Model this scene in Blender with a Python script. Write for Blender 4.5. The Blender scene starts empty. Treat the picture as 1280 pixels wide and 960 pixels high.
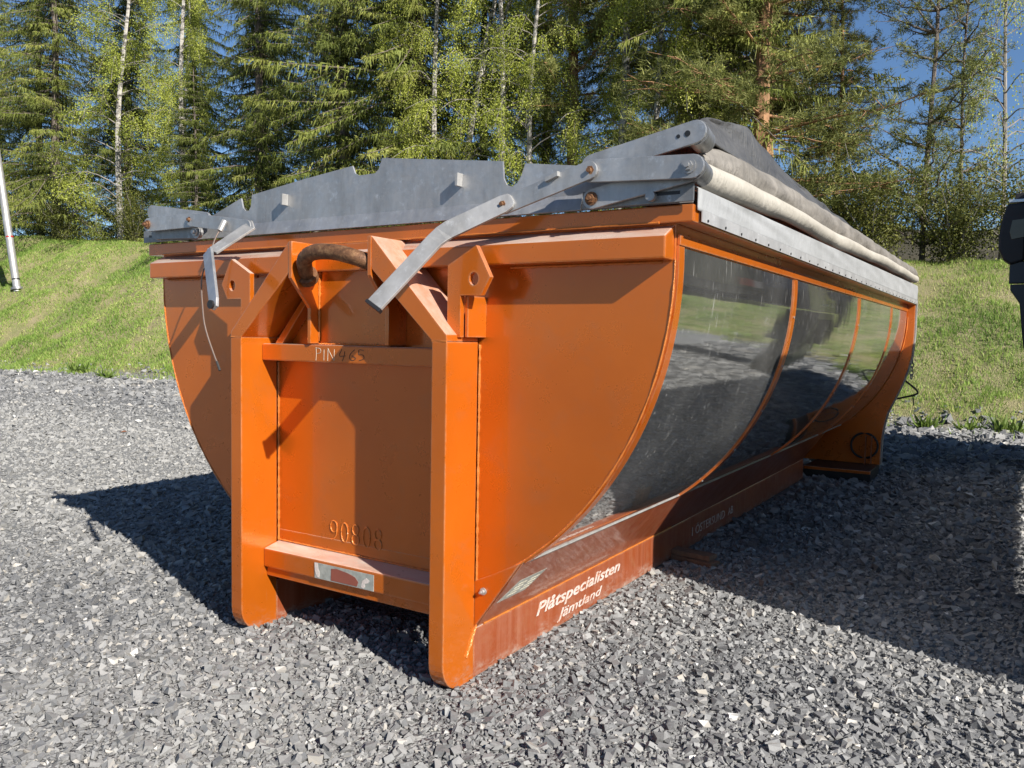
import bpy, bmesh, math, random
import numpy as np
from mathutils import Matrix, Vector

# ------------------------------------------------------------------ camera, sky, sun, exposure
scn = bpy.context.scene
COL = scn.collection
scn.render.engine = 'CYCLES'
scn.cycles.use_denoising = True
scn.cycles.max_bounces = 8
scn.cycles.transparent_max_bounces = 8
scn.cycles.sample_clamp_indirect = 6.0
scn.cycles.caustics_reflective = True
scn.view_settings.view_transform = 'Standard'
scn.view_settings.look = 'None'
scn.view_settings.gamma = 1.0
scn.view_settings.use_curve_mapping = False
scn.view_settings.exposure = 1.08

CAM = Vector((2.139, -2.346, 1.219))
YAW, PITCH, ROLL = 0.55967, -0.05787, 0.0169
cd = bpy.data.cameras.new('camera'); cam = bpy.data.objects.new('camera', cd); COL.objects.link(cam)
fw = Vector((-math.sin(YAW), math.cos(YAW), 0)); rt = Vector((math.cos(YAW), math.sin(YAW), 0)); up = Vector((0, 0, 1))
fw2 = fw*math.cos(PITCH) + up*math.sin(PITCH); up2 = up*math.cos(PITCH) - fw*math.sin(PITCH)
r2 = rt*math.cos(ROLL) + up2*math.sin(ROLL); u2 = up2*math.cos(ROLL) - rt*math.sin(ROLL)
cam.matrix_world = Matrix(((r2.x, u2.x, -fw2.x, CAM.x), (r2.y, u2.y, -fw2.y, CAM.y), (r2.z, u2.z, -fw2.z, CAM.z), (0, 0, 0, 1)))
cd.sensor_width = 36; cd.lens = 28.6; cd.clip_start = 0.05; cd.clip_end = 3000
scn.camera = cam

SUN = Vector((2.7, -1.0, 1.78)).normalized()
world = bpy.data.worlds.new('World'); scn.world = world; world.use_nodes = True
wn = world.node_tree; wn.nodes.clear()
sky = wn.nodes.new('ShaderNodeTexSky'); sky.sky_type = 'NISHITA'; sky.sun_disc = False
sky.sun_elevation = math.asin(SUN.z); sky.sun_rotation = math.atan2(SUN.x, SUN.y)
sky.altitude = 300; sky.air_density = 1.0; sky.dust_density = 0.3; sky.ozone_density = 6.0
wb = wn.nodes.new('ShaderNodeBackground'); wb.inputs[1].default_value = 0.058
wo = wn.nodes.new('ShaderNodeOutputWorld')
wn.links.new(sky.outputs[0], wb.inputs[0]); wn.links.new(wb.outputs[0], wo.inputs[0])
sl = bpy.data.lights.new('sun', 'SUN'); sl.energy = 5.0; sl.angle = math.radians(0.5); sl.color = (1.0, 0.95, 0.87)
so = bpy.data.objects.new('sun', sl); COL.objects.link(so)
so.rotation_euler = (-SUN).to_track_quat('-Z', 'Y').to_euler()

RND = random.Random(7)
rng = np.random.default_rng(11)
R = math.radians

# ------------------------------------------------------------------ material helpers
class NT:
    def __init__(s, name):
        s.m = bpy.data.materials.new(name); s.m.use_nodes = True; s.t = s.m.node_tree; s.t.nodes.clear()
        s.out = s.t.nodes.new('ShaderNodeOutputMaterial')
    def n(s, typ, **kw):
        nd = s.t.nodes.new('ShaderNode' + typ)
        for k, v in kw.items(): setattr(nd, k, v)
        return nd
    def l(s, a, b): s.t.links.new(a, b)
    def pos(s, scale=(1, 1, 1), obj=False):
        if obj: src = s.n('TexCoord').outputs['Object']
        else: src = s.n('NewGeometry').outputs['Position']
        mp = s.n('Mapping'); mp.inputs['Scale'].default_value = scale; s.l(src, mp.inputs[0]); return mp.outputs[0]
    def noise(s, vec, scale, detail=5, rough=.6, dist=0.0):
        nd = s.n('TexNoise'); nd.inputs['Scale'].default_value = scale; nd.inputs['Detail'].default_value = detail
        nd.inputs['Roughness'].default_value = rough; nd.inputs['Distortion'].default_value = dist
        if vec is not None: s.l(vec, nd.inputs['Vector'])
        return nd.outputs['Fac']
    def ramp(s, fac, stops, interp='LINEAR'):
        nd = s.n('ValToRGB'); cr = nd.color_ramp; cr.interpolation = interp
        while len(cr.elements) < len(stops): cr.elements.new(.5)
        for e, (p, c) in zip(cr.elements, stops):
            e.position = p; e.color = (c, c, c, 1) if not hasattr(c, '__len__') else (*c[:3], 1)
        s.l(fac, nd.inputs[0]); return nd.outputs[0]
    def mix(s, fac, a, b, blend='MIX'):
        nd = s.n('Mix', data_type='RGBA', blend_type=blend)
        if hasattr(fac, 'links'): s.l(fac, nd.inputs[0])
        else: nd.inputs[0].default_value = fac
        for i, v in ((6, a), (7, b)):
            if hasattr(v, 'links'): s.l(v, nd.inputs[i])
            else: nd.inputs[i].default_value = (*v[:3], 1)
        return nd.outputs[2]
    def math(s, op, a, b=0.0, c=None):
        nd = s.n('Math', operation=op)
        for i, v in enumerate((a, b) if c is None else (a, b, c)):
            if hasattr(v, 'links'): s.l(v, nd.inputs[i])
            else: nd.inputs[i].default_value = v
        return nd.outputs[0]
    def bump(s, h, strength=.3, dist=.01):
        nd = s.n('Bump'); nd.inputs['Strength'].default_value = strength; nd.inputs['Distance'].default_value = dist
        s.l(h, nd.inputs['Height']); return nd.outputs[0]
    def bsdf(s, **kw):
        nd = s.n('BsdfPrincipled')
        for k, v in kw.items():
            k = k.replace('_', ' ')
            inp = nd.inputs[k]
            if hasattr(v, 'links'): s.l(v, inp)
            elif hasattr(v, '__len__') and inp.type == 'RGBA': inp.default_value = (*v[:3], 1)
            else: inp.default_value = v
        s.l(nd.outputs[0], s.out.inputs[0]); return nd

M = {}
def simple(name, col, rough=.6, metal=0.0, var=.15, scale=8.0, bump=0.0, bscale=60.0, spec=.5):
    t = NT(name); p = t.pos()
    f = t.noise(p, scale, 6)
    c = t.ramp(f, [(.25, [x*(1-var) for x in col]), (.75, [min(1, x*(1+var)) for x in col])])
    kw = dict(Base_Color=c, Roughness=rough, Metallic=metal, Specular_IOR_Level=spec)
    if bump: kw['Normal'] = t.bump(t.noise(p, bscale, 4), bump, .005)
    t.bsdf(**kw); M[name] = t.m
    return t.m

def orange(name, dirt=.2, streak=0.0):
    t = NT(name); p = t.pos()
    big = t.noise(p, 1.6, 4, .5); fine = t.noise(p, 6, 6, .7)
    base = t.ramp(big, [(.3, (.44, .098, .005)), (.7, (.55, .130, .007))] if not streak else [(.3, (.20, .042, .011)), (.7, (.25, .056, .015))])
    # dust film and small scuffs, with shapes of their own
    dm = t.ramp(t.noise(p, 7, 8, .72, .4), [(.52, 0.0), (.75, dirt)])
    c = t.mix(dm, base, (.27, .13, .065))
    gn = t.n('NewGeometry'); sz = t.n('SeparateXYZ'); t.l(gn.outputs['Normal'], sz.inputs[0])
    du = t.math('MULTIPLY', t.ramp(sz.outputs[2], [(.35, 0.0), (.85, 1.0)]), t.ramp(t.noise(t.pos((1.5, 6, 6)), 3.0, 6, .7), [(.25, .45), (.65, 1.0)]))
    c = t.mix(du, c, (.47, .40, .345))                      # dry dust lying on ledges
    sc = t.ramp(t.noise(t.pos((90, 90, 5)), 1.0, 2, .5), [(.70, 0.0), (.76, .5)])
    spots = t.ramp(t.noise(p, 5, 3, .6), [(.5, 0.0), (.66, 1.0)])
    c = t.mix(t.math('MULTIPLY', sc, t.math('MULTIPLY', spots, .30 + streak)), c, (.45, .27, .18))
    if streak:
        sk = t.ramp(t.noise(t.pos((22, 22, .8)), 1.0, 5, .7), [(.42, 0.0), (.72, streak)])
        c = t.mix(sk, c, (.32, .14, .085))
        rs = t.ramp(t.noise(t.pos((14, 14, 2.0)), 1.0, 4, .6), [(.60, 0.0), (.72, .45)])
        c = t.mix(rs, c, (.13, .035, .018))
    chip = t.ramp(t.noise(p, 38, 6, .8), [(.70, 0.0), (.73, 1.0)]); area = t.ramp(t.noise(p, 2.3, 4, .6), [(.55, 0.0), (.72, .8 if not streak else 1.0)])
    c = t.mix(t.math('MULTIPLY', chip, area), c, (.13, .05, .025))
    bv = t.n('Bevel', samples=3); bv.inputs['Radius'].default_value = .010
    geo = t.n('NewGeometry'); dt = t.n('VectorMath', operation='DOT_PRODUCT'); t.l(bv.outputs[0], dt.inputs[0]); t.l(geo.outputs['Normal'], dt.inputs[1])
    ed = t.math('MULTIPLY', t.ramp(dt.outputs['Value'], [(.88, 1.0), (.97, 0.0)]), t.ramp(t.noise(p, 12, 6, .75), [(.40, 0.0), (.60, .7)]))
    c = t.mix(ed, c, (.55, .33, .20))                      # paint rubbed thin along the edges
    szp = t.n('SeparateXYZ'); t.l(p, szp.inputs[0])
    low = t.ramp(t.math('ADD', szp.outputs[2], t.math('MULTIPLY', t.noise(p, 11, 6, .75), .22)), [(.10, 1.0), (.17, 0.0)])
    lowm = t.math('MULTIPLY', low, t.ramp(t.noise(t.pos((30, 8, 30)), 1.0, 6, .8), [(.45, 0.0), (.60, .9)]))
    c = t.mix(lowm, c, (.34, .26, .21))                    # scraped and dusty feet
    rr = t.ramp(fine, [(.3, .24 + .25*streak), (.7, .36 + .35*streak)])
    nrm = t.bump(t.noise(p, 5, 2), .03, .01)
    t.bsdf(Base_Color=c, Roughness=rr, Metallic=t.math('MULTIPLY', t.math('SUBTRACT', 1.0, du), .42 if not streak else .15), Specular_IOR_Level=.5, Coat_Weight=.6, Coat_Roughness=.08, Normal=nrm)
    M[name] = t.m
orange('orange_paint', .25)
orange('orange_worn', .55, .45)
simple('weld_orange', (.48, .15, .028), .28, .2, .25, 60, .5, 160)

def galv(name, col=.42, rough=.42, metal=.75, warm=0.0):
    t = NT(name); p = t.pos()
    vo = t.n('TexVoronoi'); vo.inputs['Scale'].default_value = 75; t.l(p, vo.inputs['Vector'])
    sp = t.ramp(vo.outputs['Color'], [(.1, col*.95), (.9, col*1.04)])
    st = t.ramp(t.noise(t.pos((5, 5, 1.4)), 1.5, 6, .65), [(.35, .72), (.7, 1.12)])
    c = t.mix(1.0, sp, st, 'MULTIPLY')
    blotch = t.ramp(t.noise(p, 22, 8, .8), [(.56, 0.0), (.68, .5)])
    gr_ = t.ramp(t.noise(t.pos((7, 7, 1.2)), 1.0, 5, .7), [(.55, 0.0), (.75, .5)])
    c = t.mix(gr_, c, (col*.45, col*.44, col*.40))
    c = t.mix(blotch, c, (.62, .64, .66))
    if warm: c = t.mix(warm, c, (.5, .42, .3))
    t.bsdf(Base_Color=c, Roughness=t.ramp(t.noise(p, 30, 4), [(.3, rough-.06), (.7, rough+.12)]), Metallic=metal, Normal=t.bump(t.noise(p, 9, 3), .12, .01))
    M[name] = t.m
galv('galvanized', .40, .45, .7)
galv('galvanized_dark', .25, .45, .7)
galv('galvanized_bright', .36, .42, .5, .10)
galv('aluminium', .30, .5, .2)

def rust():
    t = NT('rusty_steel'); p = t.pos()
    c = t.ramp(t.noise(p, 40, 8, .75), [(.3, (.05, .025, .014)), (.5, (.16, .075, .035)), (.68, (.30, .17, .08)), (.8, (.5, .36, .2))])
    t.bsdf(Base_Color=c, Roughness=.62, Metallic=.45, Normal=t.bump(t.noise(p, 120, 6), .6, .004)); M['rusty_steel'] = t.m
rust()

def mirror():
    t = NT('polished_stainless'); p = t.pos()
    # long dust film, running drops and scuff scratches
    film = t.ramp(t.noise(t.pos((1.2, 1.2, 1.0)), 1.6, 5, .6), [(.35, .05), (.75, .17)])
    sm = t.ramp(t.noise(t.pos((26, 26, 4.0)), 1.0, 5, .75), [(.60, 0.0), (.72, .30)])
    dr = t.ramp(t.noise(t.pos((130, 130, 9)), 1.0, 3, .6), [(.64, 0.0), (.72, .5)])
    f = t.math('MINIMUM', t.math('ADD', t.math('ADD', film, sm), dr), .8)
    met = t.n('BsdfPrincipled'); met.inputs['Base Color'].default_value = (.62, .635, .64, 1); met.inputs['Metallic'].default_value = 1
    met.inputs['Roughness'].default_value = .05
    t.l(t.bump(t.noise(t.pos((1, 1, 1)), 1.6, 3, .5), .10, .02), met.inputs['Normal'])
    du = t.n('BsdfPrincipled'); du.inputs['Base Color'].default_value = (.30, .30, .29, 1); du.inputs['Roughness'].default_value = .8
    mx = t.n('MixShader'); t.l(f, mx.inputs[0]); t.l(met.outputs[0], mx.inputs[1]); t.l(du.outputs[0], mx.inputs[2])
    t.l(mx.outputs[0], t.out.inputs[0]); M['polished_stainless'] = t.m
mirror()

def tarp(name, a, b, rough=.7, wrk=.6):
    t = NT(name); p = t.pos()
    c = t.ramp(t.noise(p, 3.2, 7, .7, .5), [(.3, a), (.7, b)])
    st = t.ramp(t.noise(t.pos((9, 1.2, 9)), 1.5, 6, .7), [(.45, 0.0), (.75, .2 + .5*wrk)])
    c = t.mix(st, c, [x*.45 for x in a])
    wr = t.math('ADD', t.noise(t.pos((9, 12, 9)), 1.0, 5, .6, 1.2), t.math('MULTIPLY', t.noise(t.pos((4, 30, 4)), 1.0, 3, .5, .6), .6))
    t.bsdf(Base_Color=c, Roughness=rough, Specular_IOR_Level=.3, Normal=t.bump(wr, wrk, .03)); M[name] = t.m
tarp('tarp_beige', (.28, .26, .22), (.37, .345, .30), wrk=.35)
tarp('tarp_taupe', (.10, .092, .080), (.23, .21, .185))
tarp('tarp_dark', (.04, .04, .041), (.095, .093, .09), .5)
tarp('tarp_white', (.215, .22, .22), (.275, .28, .285), wrk=.22)

simple('black_plastic', (.012, .012, .013), .45, 0, .3)
simple('black_rubber', (.02, .02, .02), .75, 0, .3)
simple('navy_paint', (.010, .014, .028), .25, .2, .2)
simple('silver_trim', (.6, .6, .6), .3, .8)
simple('white_print', (.50, .44, .40), .7, 0, .25, 120)
def worn_print():
    t = NT('worn_print'); p = t.pos(); m_ = t.ramp(t.math('ADD', t.noise(p, 70, 6, .8), t.math('MULTIPLY', t.noise(p, 9, 4), .35)), [(.66, 0.0), (.80, .8)])
    t.bsdf(Base_Color=t.mix(m_, (.40, .36, .33), (.36, .12, .04)), Roughness=.7); M['worn_print'] = t.m
worn_print()
simple('black_print', (.02, .018, .016), .8)
simple('grey_label', (.30, .31, .28), .5, .2, .3, 40)
simple('pale_print', (.42, .40, .32), .7, 0, .4, 90)
simple('faded_print', (.20, .055, .035), .7, 0, .2)
simple('wire_steel', (.16, .12, .10), .5, .4)
simple('red_lens', (.35, .02, .015), .3)
simple('wood_old', (.16, .09, .055), .85, 0, .35, 25, .5, 60)
simple('mirror_glass', (.09, .07, .055), .08, 1.0, .1)
simple('dead_leaf', (.16, .06, .025), .8, 0, .3, 30)

def glass_dark():
    t = NT('window_glass'); t.bsdf(Base_Color=(.02, .022, .025), Roughness=.05, Specular_IOR_Level=.6); M['window_glass'] = t.m
glass_dark()

def leafmat(name, dark, light, trans=.3, yellow=None):
    t = NT(name)
    at = t.n('Attribute', attribute_name='tone'); oi = t.n('ObjectInfo')
    f = t.math('ADD', at.outputs['Fac'], t.math('MULTIPLY', t.math('SUBTRACT', oi.outputs['Random'], .5), .35))
    st = [(.05, dark), (.95, light)] if yellow is None else [(.05, dark), (.7, light), (.97, yellow)]
    c = t.ramp(f, st)
    d = t.n('BsdfPrincipled'); d.inputs['Roughness'].default_value = .6; d.inputs['Specular IOR Level'].default_value = .25; t.l(c, d.inputs['Base Color'])
    tr = t.n('BsdfTranslucent'); t.l(c, tr.inputs[0])
    mx = t.n('MixShader'); mx.inputs[0].default_value = trans
    t.l(d.outputs[0], mx.inputs[1]); t.l(tr.outputs[0], mx.inputs[2]); t.l(mx.outputs[0], t.out.inputs[0]); M[name] = t.m
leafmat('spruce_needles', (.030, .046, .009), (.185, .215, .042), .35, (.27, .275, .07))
leafmat('pine_needles', (.065, .085, .021), (.28, .285, .088), .35)
leafmat('birch_leaves', (.22, .26, .04), (.48, .52, .10), .5, (.56, .56, .16))
leafmat('bush_leaves', (.05, .065, .013), (.19, .19, .045), .35)
leafmat('grass_blades', (.11, .20, .035), (.28, .38, .085), .45, (.52, .47, .22))
leafmat('weed_leaves', (.05, .09, .015), (.15, .21, .04), .35)

def bark(name, stops, sc):
    t = NT(name); p = t.pos(sc, obj=True)
    c = t.ramp(t.noise(p, 1.0, 6, .7), stops)
    t.bsdf(Base_Color=c, Roughness=.85, Normal=t.bump(t.noise(p, 3, 4), .5, .03)); M[name] = t.m
bark('spruce_bark', [(.3, (.06, .045, .035)), (.7, (.17, .14, .115))], (6, 6, 2))
bark('pine_bark', [(.3, (.12, .065, .035)), (.7, (.36, .19, .09))], (5, 5, 2))
bark('birch_bark', [(.42, (.05, .045, .04)), (.52, (.30, .28, .25)), (.8, (.46, .44, .40))], (2.5, 2.5, 6))
bark('grey_bark', [(.3, (.10, .09, .08)), (.7, (.30, .27, .24))], (6, 6, 2))

# ------------------------------------------------------------------ mesh helpers
def link(name, me, mat=None, parent=None, smooth=False):
    o = bpy.data.objects.new(name, me); COL.objects.link(o)
    if mat: me.materials.append(M[mat])
    if smooth:
        me.polygons.foreach_set('use_smooth', [True]*len(me.polygons)); me.set_sharp_from_angle(angle=.7)
    if parent: o.parent = parent
    return o
def tag(o, label=None, cat=None, group=None, kind=None):
    if label: o['label'] = label
    if cat: o['category'] = cat
    if group: o['group'] = group
    if kind: o['kind'] = kind
    return o
def empty(name, loc=(0, 0, 0)):
    o = bpy.data.objects.new(name, None); COL.objects.link(o); o.location = loc; o.empty_display_size = .2
    return o
def pyobj(name, v, f, mat, parent=None, bevel=0.0, smooth=False, seg=2):
    me = bpy.data.meshes.new(name)
    bm = bmesh.new()
    vs = [bm.verts.new(p) for p in v]
    for q in f:
        try: bm.faces.new([vs[i] for i in q])
        except ValueError: pass
    bmesh.ops.recalc_face_normals(bm, faces=bm.faces)
    if bevel:
        ed = [e for e in bm.edges if len(e.link_faces) == 2 and e.calc_face_angle() > .5]
        bmesh.ops.bevel(bm, geom=ed, offset=bevel, segments=seg, affect='EDGES', profile=.6)
    bm.to_mesh(me); bm.free()
    return link(name, me, mat, parent, smooth)
BOXF = [(0, 1, 3, 2), (4, 6, 7, 5), (0, 4, 5, 1), (2, 3, 7, 6), (0, 2, 6, 4), (1, 5, 7, 3)]
def box(name, x0, x1, y0, y1, z0, z1, mat, parent=None, bevel=.004):
    v = [(x, y, z) for x in (x0, x1) for y in (y0, y1) for z in (z0, z1)]
    return pyobj(name, v, BOXF, mat, parent, bevel)
def prism(name, poly, axis, a, b, mat, parent=None, bevel=.003, smooth=False):
    """polygon (2-D) extruded along axis from a to b"""
    def mk(p, t):
        return {'x': (t, p[0], p[1]), 'y': (p[0], t, p[1]), 'z': (p[0], p[1], t)}[axis]
    n = len(poly)
    v = [mk(p, a) for p in poly] + [mk(p, b) for p in poly]
    f = [tuple(range(n)), tuple(range(2*n-1, n-1, -1))] + [(i, (i+1) % n, n+(i+1) % n, n+i) for i in range(n)]
    return pyobj(name, v, f, mat, parent, bevel, smooth)
def tube(name, pts, rad, mat, parent=None, seg=10, radfn=None, caps=True):
    pts = [Vector(p) for p in pts]; v = []; f = []
    ref = None
    for i, p in enumerate(pts):
        d = (pts[min(i+1, len(pts)-1)] - pts[max(i-1, 0)]).normalized()
        if ref is None: ref = Vector((0, 0, 1)) if abs(d.z) < .9 else Vector((1, 0, 0))
        a = d.cross(ref).normalized(); b = d.cross(a).normalized(); ref = -b if False else ref
        r = radfn(i) if radfn else rad
        for k in range(seg):
            an = 2*math.pi*k/seg; v.append(p + a*math.cos(an)*r + b*math.sin(an)*r)
    n = len(pts)
    for i in range(n-1):
        for k in range(seg):
            f.append((i*seg+k, i*seg+(k+1) % seg, (i+1)*seg+(k+1) % seg, (i+1)*seg+k))
    if caps: f.append(tuple(range(seg))); f.append(tuple(range((n-1)*seg, n*seg)))
    return pyobj(name, v, f, mat, parent, 0, True)
def weld(pts, r, parent, name='weld_bead', step=.012):
    P = [Vector(pts[0])]
    for a, b in zip(pts, pts[1:]):
        a = Vector(a); b = Vector(b); n = max(1, int((b-a).length/step))
        P += [a + (b-a)*(i/n) for i in range(1, n+1)]
    rs = random.Random(len(P))
    rr = [r*rs.uniform(.6, 1.35) for _ in P]
    return tube(name, P, r, 'weld_orange', parent, 6, lambda i: rr[i])
def smooth_path(pts, n=8):
    P = [Vector(p) for p in pts]; out = []
    for i in range(len(P)-1):
        p0, p1, p2, p3 = P[max(i-1, 0)], P[i], P[i+1], P[min(i+2, len(P)-1)]
        for k in range(n):
            t = k/n
            out.append(.5*((2*p1) + (p2-p0)*t + (2*p0-5*p1+4*p2-p3)*t*t + (3*p1-p0-3*p2+p3)*t**3))
    out.append(P[-1]); return out
def flatbar(name, p0, p1, w, th, mat, parent=None, round0=True, round1=True):
    """flat bar between two points whose wide face looks along -Y as far as it can"""
    p0 = Vector(p0); p1 = Vector(p1); d = (p1-p0); L = d.length; d.normalize()
    nrm = Vector((0, -1, 0)); nrm = (nrm - d*nrm.dot(d)).normalized(); s = nrm.cross(d).normalized()
    poly = []
    def cap(c, sgn, rnd):
        if rnd: return [(c + sgn*math.sin(a)*w/2, math.cos(a)*w/2*sgn*-1) for a in [math.pi*k/8 for k in range(9)]] if sgn > 0 else [(c - math.sin(a)*w/2, math.cos(a)*w/2) for a in [math.pi*k/8 for k in range(9)]]
        return [(c, -w/2), (c, w/2)] if sgn > 0 else [(c, w/2), (c, -w/2)]
    poly = cap(L, 1, round1) + cap(0, -1, round0)
    v = [p0 + d*a + s*b + nrm*th/2 for a, b in poly] + [p0 + d*a + s*b - nrm*th/2 for a, b in poly]
    n = len(poly)
    f = [tuple(range(n)), tuple(range(2*n-1, n-1, -1))] + [(i, (i+1) % n, n+(i+1) % n, n+i) for i in range(n)]
    return pyobj(name, v, f, mat, parent, .0015)
def ribbon(name, pts, w, th, mat, parent=None, ws=None):
    """flat bar folded along a path; its wide face looks towards -Y"""
    P = [Vector(p) for p in pts]; v = []; f = []
    for i, p in enumerate(P):
        d = (P[min(i+1, len(P)-1)] - P[max(i-1, 0)]).normalized(); n_ = Vector((0, -1, .15)); n_ = (n_ - d*n_.dot(d)).normalized(); s_ = n_.cross(d).normalized()
        ww = (ws[i] if ws else w)/2
        v += [p + s_*ww + n_*th/2, p - s_*ww + n_*th/2, p - s_*ww - n_*th/2, p + s_*ww - n_*th/2]
    for i in range(len(P)-1): f += [(4*i+k, 4*i+(k+1) % 4, 4*i+4+(k+1) % 4, 4*i+4+k) for k in range(4)]
    f += [(0, 1, 2, 3), tuple(4*len(P)-4+k for k in range(4))]
    return pyobj(name, v, f, mat, parent, .0015)
def bolt(x, y, z, r, parent, mat='rusty_steel', name='bolt'):
    """washer and hex nut whose axis is Y, head towards -Y"""
    v = []; f = []
    def disc(n, rr, y0, y1):
        b = len(v)
        for yy in (y0, y1):
            for k in range(n):
                a = 2*math.pi*k/n; v.append((x+rr*math.cos(a), yy, z+rr*math.sin(a)))
        f.append(tuple(b+k for k in range(n))); f.append(tuple(b+n+k for k in range(n)))
        for k in range(n): f.append((b+k, b+(k+1) % n, b+n+(k+1) % n, b+n+k))
    disc(16, r, y, y-.004); disc(6, r*.66, y-.004, y-.014); disc(10, r*.34, y-.014, y-.024)
    return pyobj(name, v, f, mat, parent)
def loft(name, rows, mat, parent, thick=.006, closed=False):
    n = len(rows[0]); v = [p for r in rows for p in r]; f = []
    for i in range(len(rows)-1):
        for k in range(n if closed else n-1):
            f.append((i*n+k, i*n+(k+1) % n, (i+1)*n+(k+1) % n, (i+1)*n+k))
    if closed: f += [tuple(range(n)), tuple(range((len(rows)-1)*n, len(rows)*n))]
    o = pyobj(name, v, f, mat, parent, 0, True)
    if not closed:
        md = o.modifiers.new('thickness', 'SOLIDIFY'); md.thickness = thick; md.offset = 0
    return o
def text(name, s, size, mat, parent, origin, xdir, ydir, width=None, shear=0.0, offset=0.0, ext=.0006, space=1.0):
    cu = bpy.data.curves.new(name, 'FONT'); cu.body = s; cu.size = size; cu.shear = shear; cu.offset = offset; cu.extrude = ext; cu.space_character = space
    cu.resolution_u = 3
    tmp = bpy.data.objects.new(name, cu); COL.objects.link(tmp)
    bpy.context.view_layer.update()
    dg = bpy.context.evaluated_depsgraph_get()
    me = bpy.data.meshes.new_from_object(tmp.evaluated_get(dg))
    bpy.data.objects.remove(tmp)
    co = np.empty(len(me.vertices)*3); me.vertices.foreach_get('co', co); co = co.reshape(-1, 3)
    if width: co[:, 0] = (co[:, 0]-co[:, 0].min())*(width/(co[:, 0].max()-co[:, 0].min()))
    X = np.array(xdir, float); Y = np.array(ydir, float); N = np.cross(X, Y)
    w = np.array(origin) + co[:, :1]*X + co[:, 1:2]*Y + co[:, 2:3]*N
    me.vertices.foreach_set('co', w.ravel()); me.update(); me.materials.clear()
    return link(name, me, mat, parent)
def npmesh(name, V, F, tone=None):
    """V (n,3), F (m,k) numpy; tone per face"""
    me = bpy.data.meshes.new(name); k = F.shape[1]
    me.vertices.add(len(V)); me.vertices.foreach_set('co', V.astype(np.float32).ravel())
    me.loops.add(F.size); me.loops.foreach_set('vertex_index', F.astype(np.int32).ravel())
    me.polygons.add(len(F)); me.polygons.foreach_set('loop_start', np.arange(0, F.size, k, dtype=np.int32))
    me.polygons.foreach_set('loop_total', np.full(len(F), k, dtype=np.int32))
    if tone is not None:
        at = me.attributes.new('tone', 'FLOAT', 'FACE'); at.data.foreach_set('value', tone.astype(np.float32))
    me.polygons.foreach_set('use_smooth', np.zeros(len(F), dtype=bool))
    me.update(calc_edges=True); return me

# ------------------------------------------------------------------ ground
def vnoise(x, y, s):
    return (np.sin(x*.71*s+1.3)*np.cos(y*.93*s-.4) + .6*np.sin(x*1.7*s+y*1.3*s+2.1) + .4*np.cos(x*2.9*s-y*2.3*s))/2
LAT = np.random.default_rng(3).uniform(-1, 1, (128, 128))
def vn(x, y, s):
    x = np.asarray(x, float)*s; y = np.asarray(y, float)*s; i = np.floor(x).astype(int); j = np.floor(y).astype(int); u = x-i; w = y-j
    u = u*u*(3-2*u); w = w*w*(3-2*w); i0, i1, j0, j1 = i % 128, (i+1) % 128, j % 128, (j+1) % 128
    return (LAT[i0, j0]*(1-u) + LAT[i1, j0]*u)*(1-w) + (LAT[i0, j1]*(1-u) + LAT[i1, j1]*u)*w
def toe(x): return 10.7 + .25*np.sin(x*.9) + .18*np.sin(x*2.3+1) - .012*np.clip(-x-15, 0, 40)*2
def height(x, y):
    x = np.asarray(x, float); y = np.asarray(y, float)
    s = y - toe(x)
    H = 3.0 + 1.05*np.clip(-x/17.0, 0, 2.5)
    t = np.clip(s/7.2, 0, 1)
    h = H*(.75*t + .25*t*t*(3-2*t))
    h = h + np.clip(s-7.2, 0, 60)*.05 + np.clip(s-13, 0, 40)*.14
    h = h + np.clip(s, 0, 1)*(.13*vn(x, y, .7) + .06*vn(x, y, 2.1))
    return h + .008*vnoise(x, y, 1.0)*(s < .5)
xs = np.unique(np.concatenate([np.linspace(-900, -60, 9), np.arange(-60, 30.01, .5), np.linspace(30, 900, 9)]))
ys = np.unique(np.concatenate([np.linspace(-900, -15, 8), np.arange(-15, 40.01, .4), np.linspace(40, 900, 9)]))
GX, GY = np.meshgrid(xs, ys); GZ = height(GX, GY)
V = np.stack([GX.ravel(), GY.ravel(), GZ.ravel()], 1)
nx = len(xs); ii, jj = np.meshgrid(np.arange(len(ys)-1), np.arange(nx-1), indexing='ij'); b = (ii*nx+jj).ravel()
g = link('ground', npmesh('ground', V, np.stack([b, b+1, b+nx+1, b+nx], 1)), smooth=True); tag(g, kind='structure')
t = NT('ground_gravel_and_soil'); p = t.pos()
vo = t.n('TexVoronoi'); vo.inputs['Scale'].default_value = 42; vo.inputs['Randomness'].default_value = 1.0; t.l(p, vo.inputs['Vector'])
vo2 = t.n('TexVoronoi'); vo2.inputs['Scale'].default_value = 90; t.l(p, vo2.inputs['Vector'])
gc = t.ramp(vo.outputs['Color'], [(.1, (.08, .08, .085)), (.5, (.15, .15, .152)), (.85, (.22, .22, .215)), (.97, (.4, .4, .38))])
gc2 = t.ramp(vo2.outputs['Color'], [(.1, (.09, .09, .09)), (.9, (.23, .23, .225))])
gc = t.mix(.45, gc, gc2)
pk = t.ramp(t.noise(p, .55, 5, .6), [(.42, 0.0), (.68, .5)])
sxx = t.n('SeparateXYZ'); t.l(p, sxx.inputs[0])
lane = t.ramp(t.math('MULTIPLY', t.math('SUBTRACT', t.math('ADD', -2.4, t.math('MULTIPLY', t.noise(p, .7, 5), 1.6)), sxx.outputs[0]), .45), [(0.0, 0.0), (1.0, .55)])
lane = t.math('MULTIPLY', lane, t.ramp(t.math('MULTIPLY', sxx.outputs[1], .15), [(.55, 1.0), (.85, 0.0)]))
pk = t.math('MAXIMUM', pk, lane)                       # wheel-packed pale fines
gc = t.mix(pk, gc, (.27, .265, .25))                     # packed lighter fines
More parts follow.
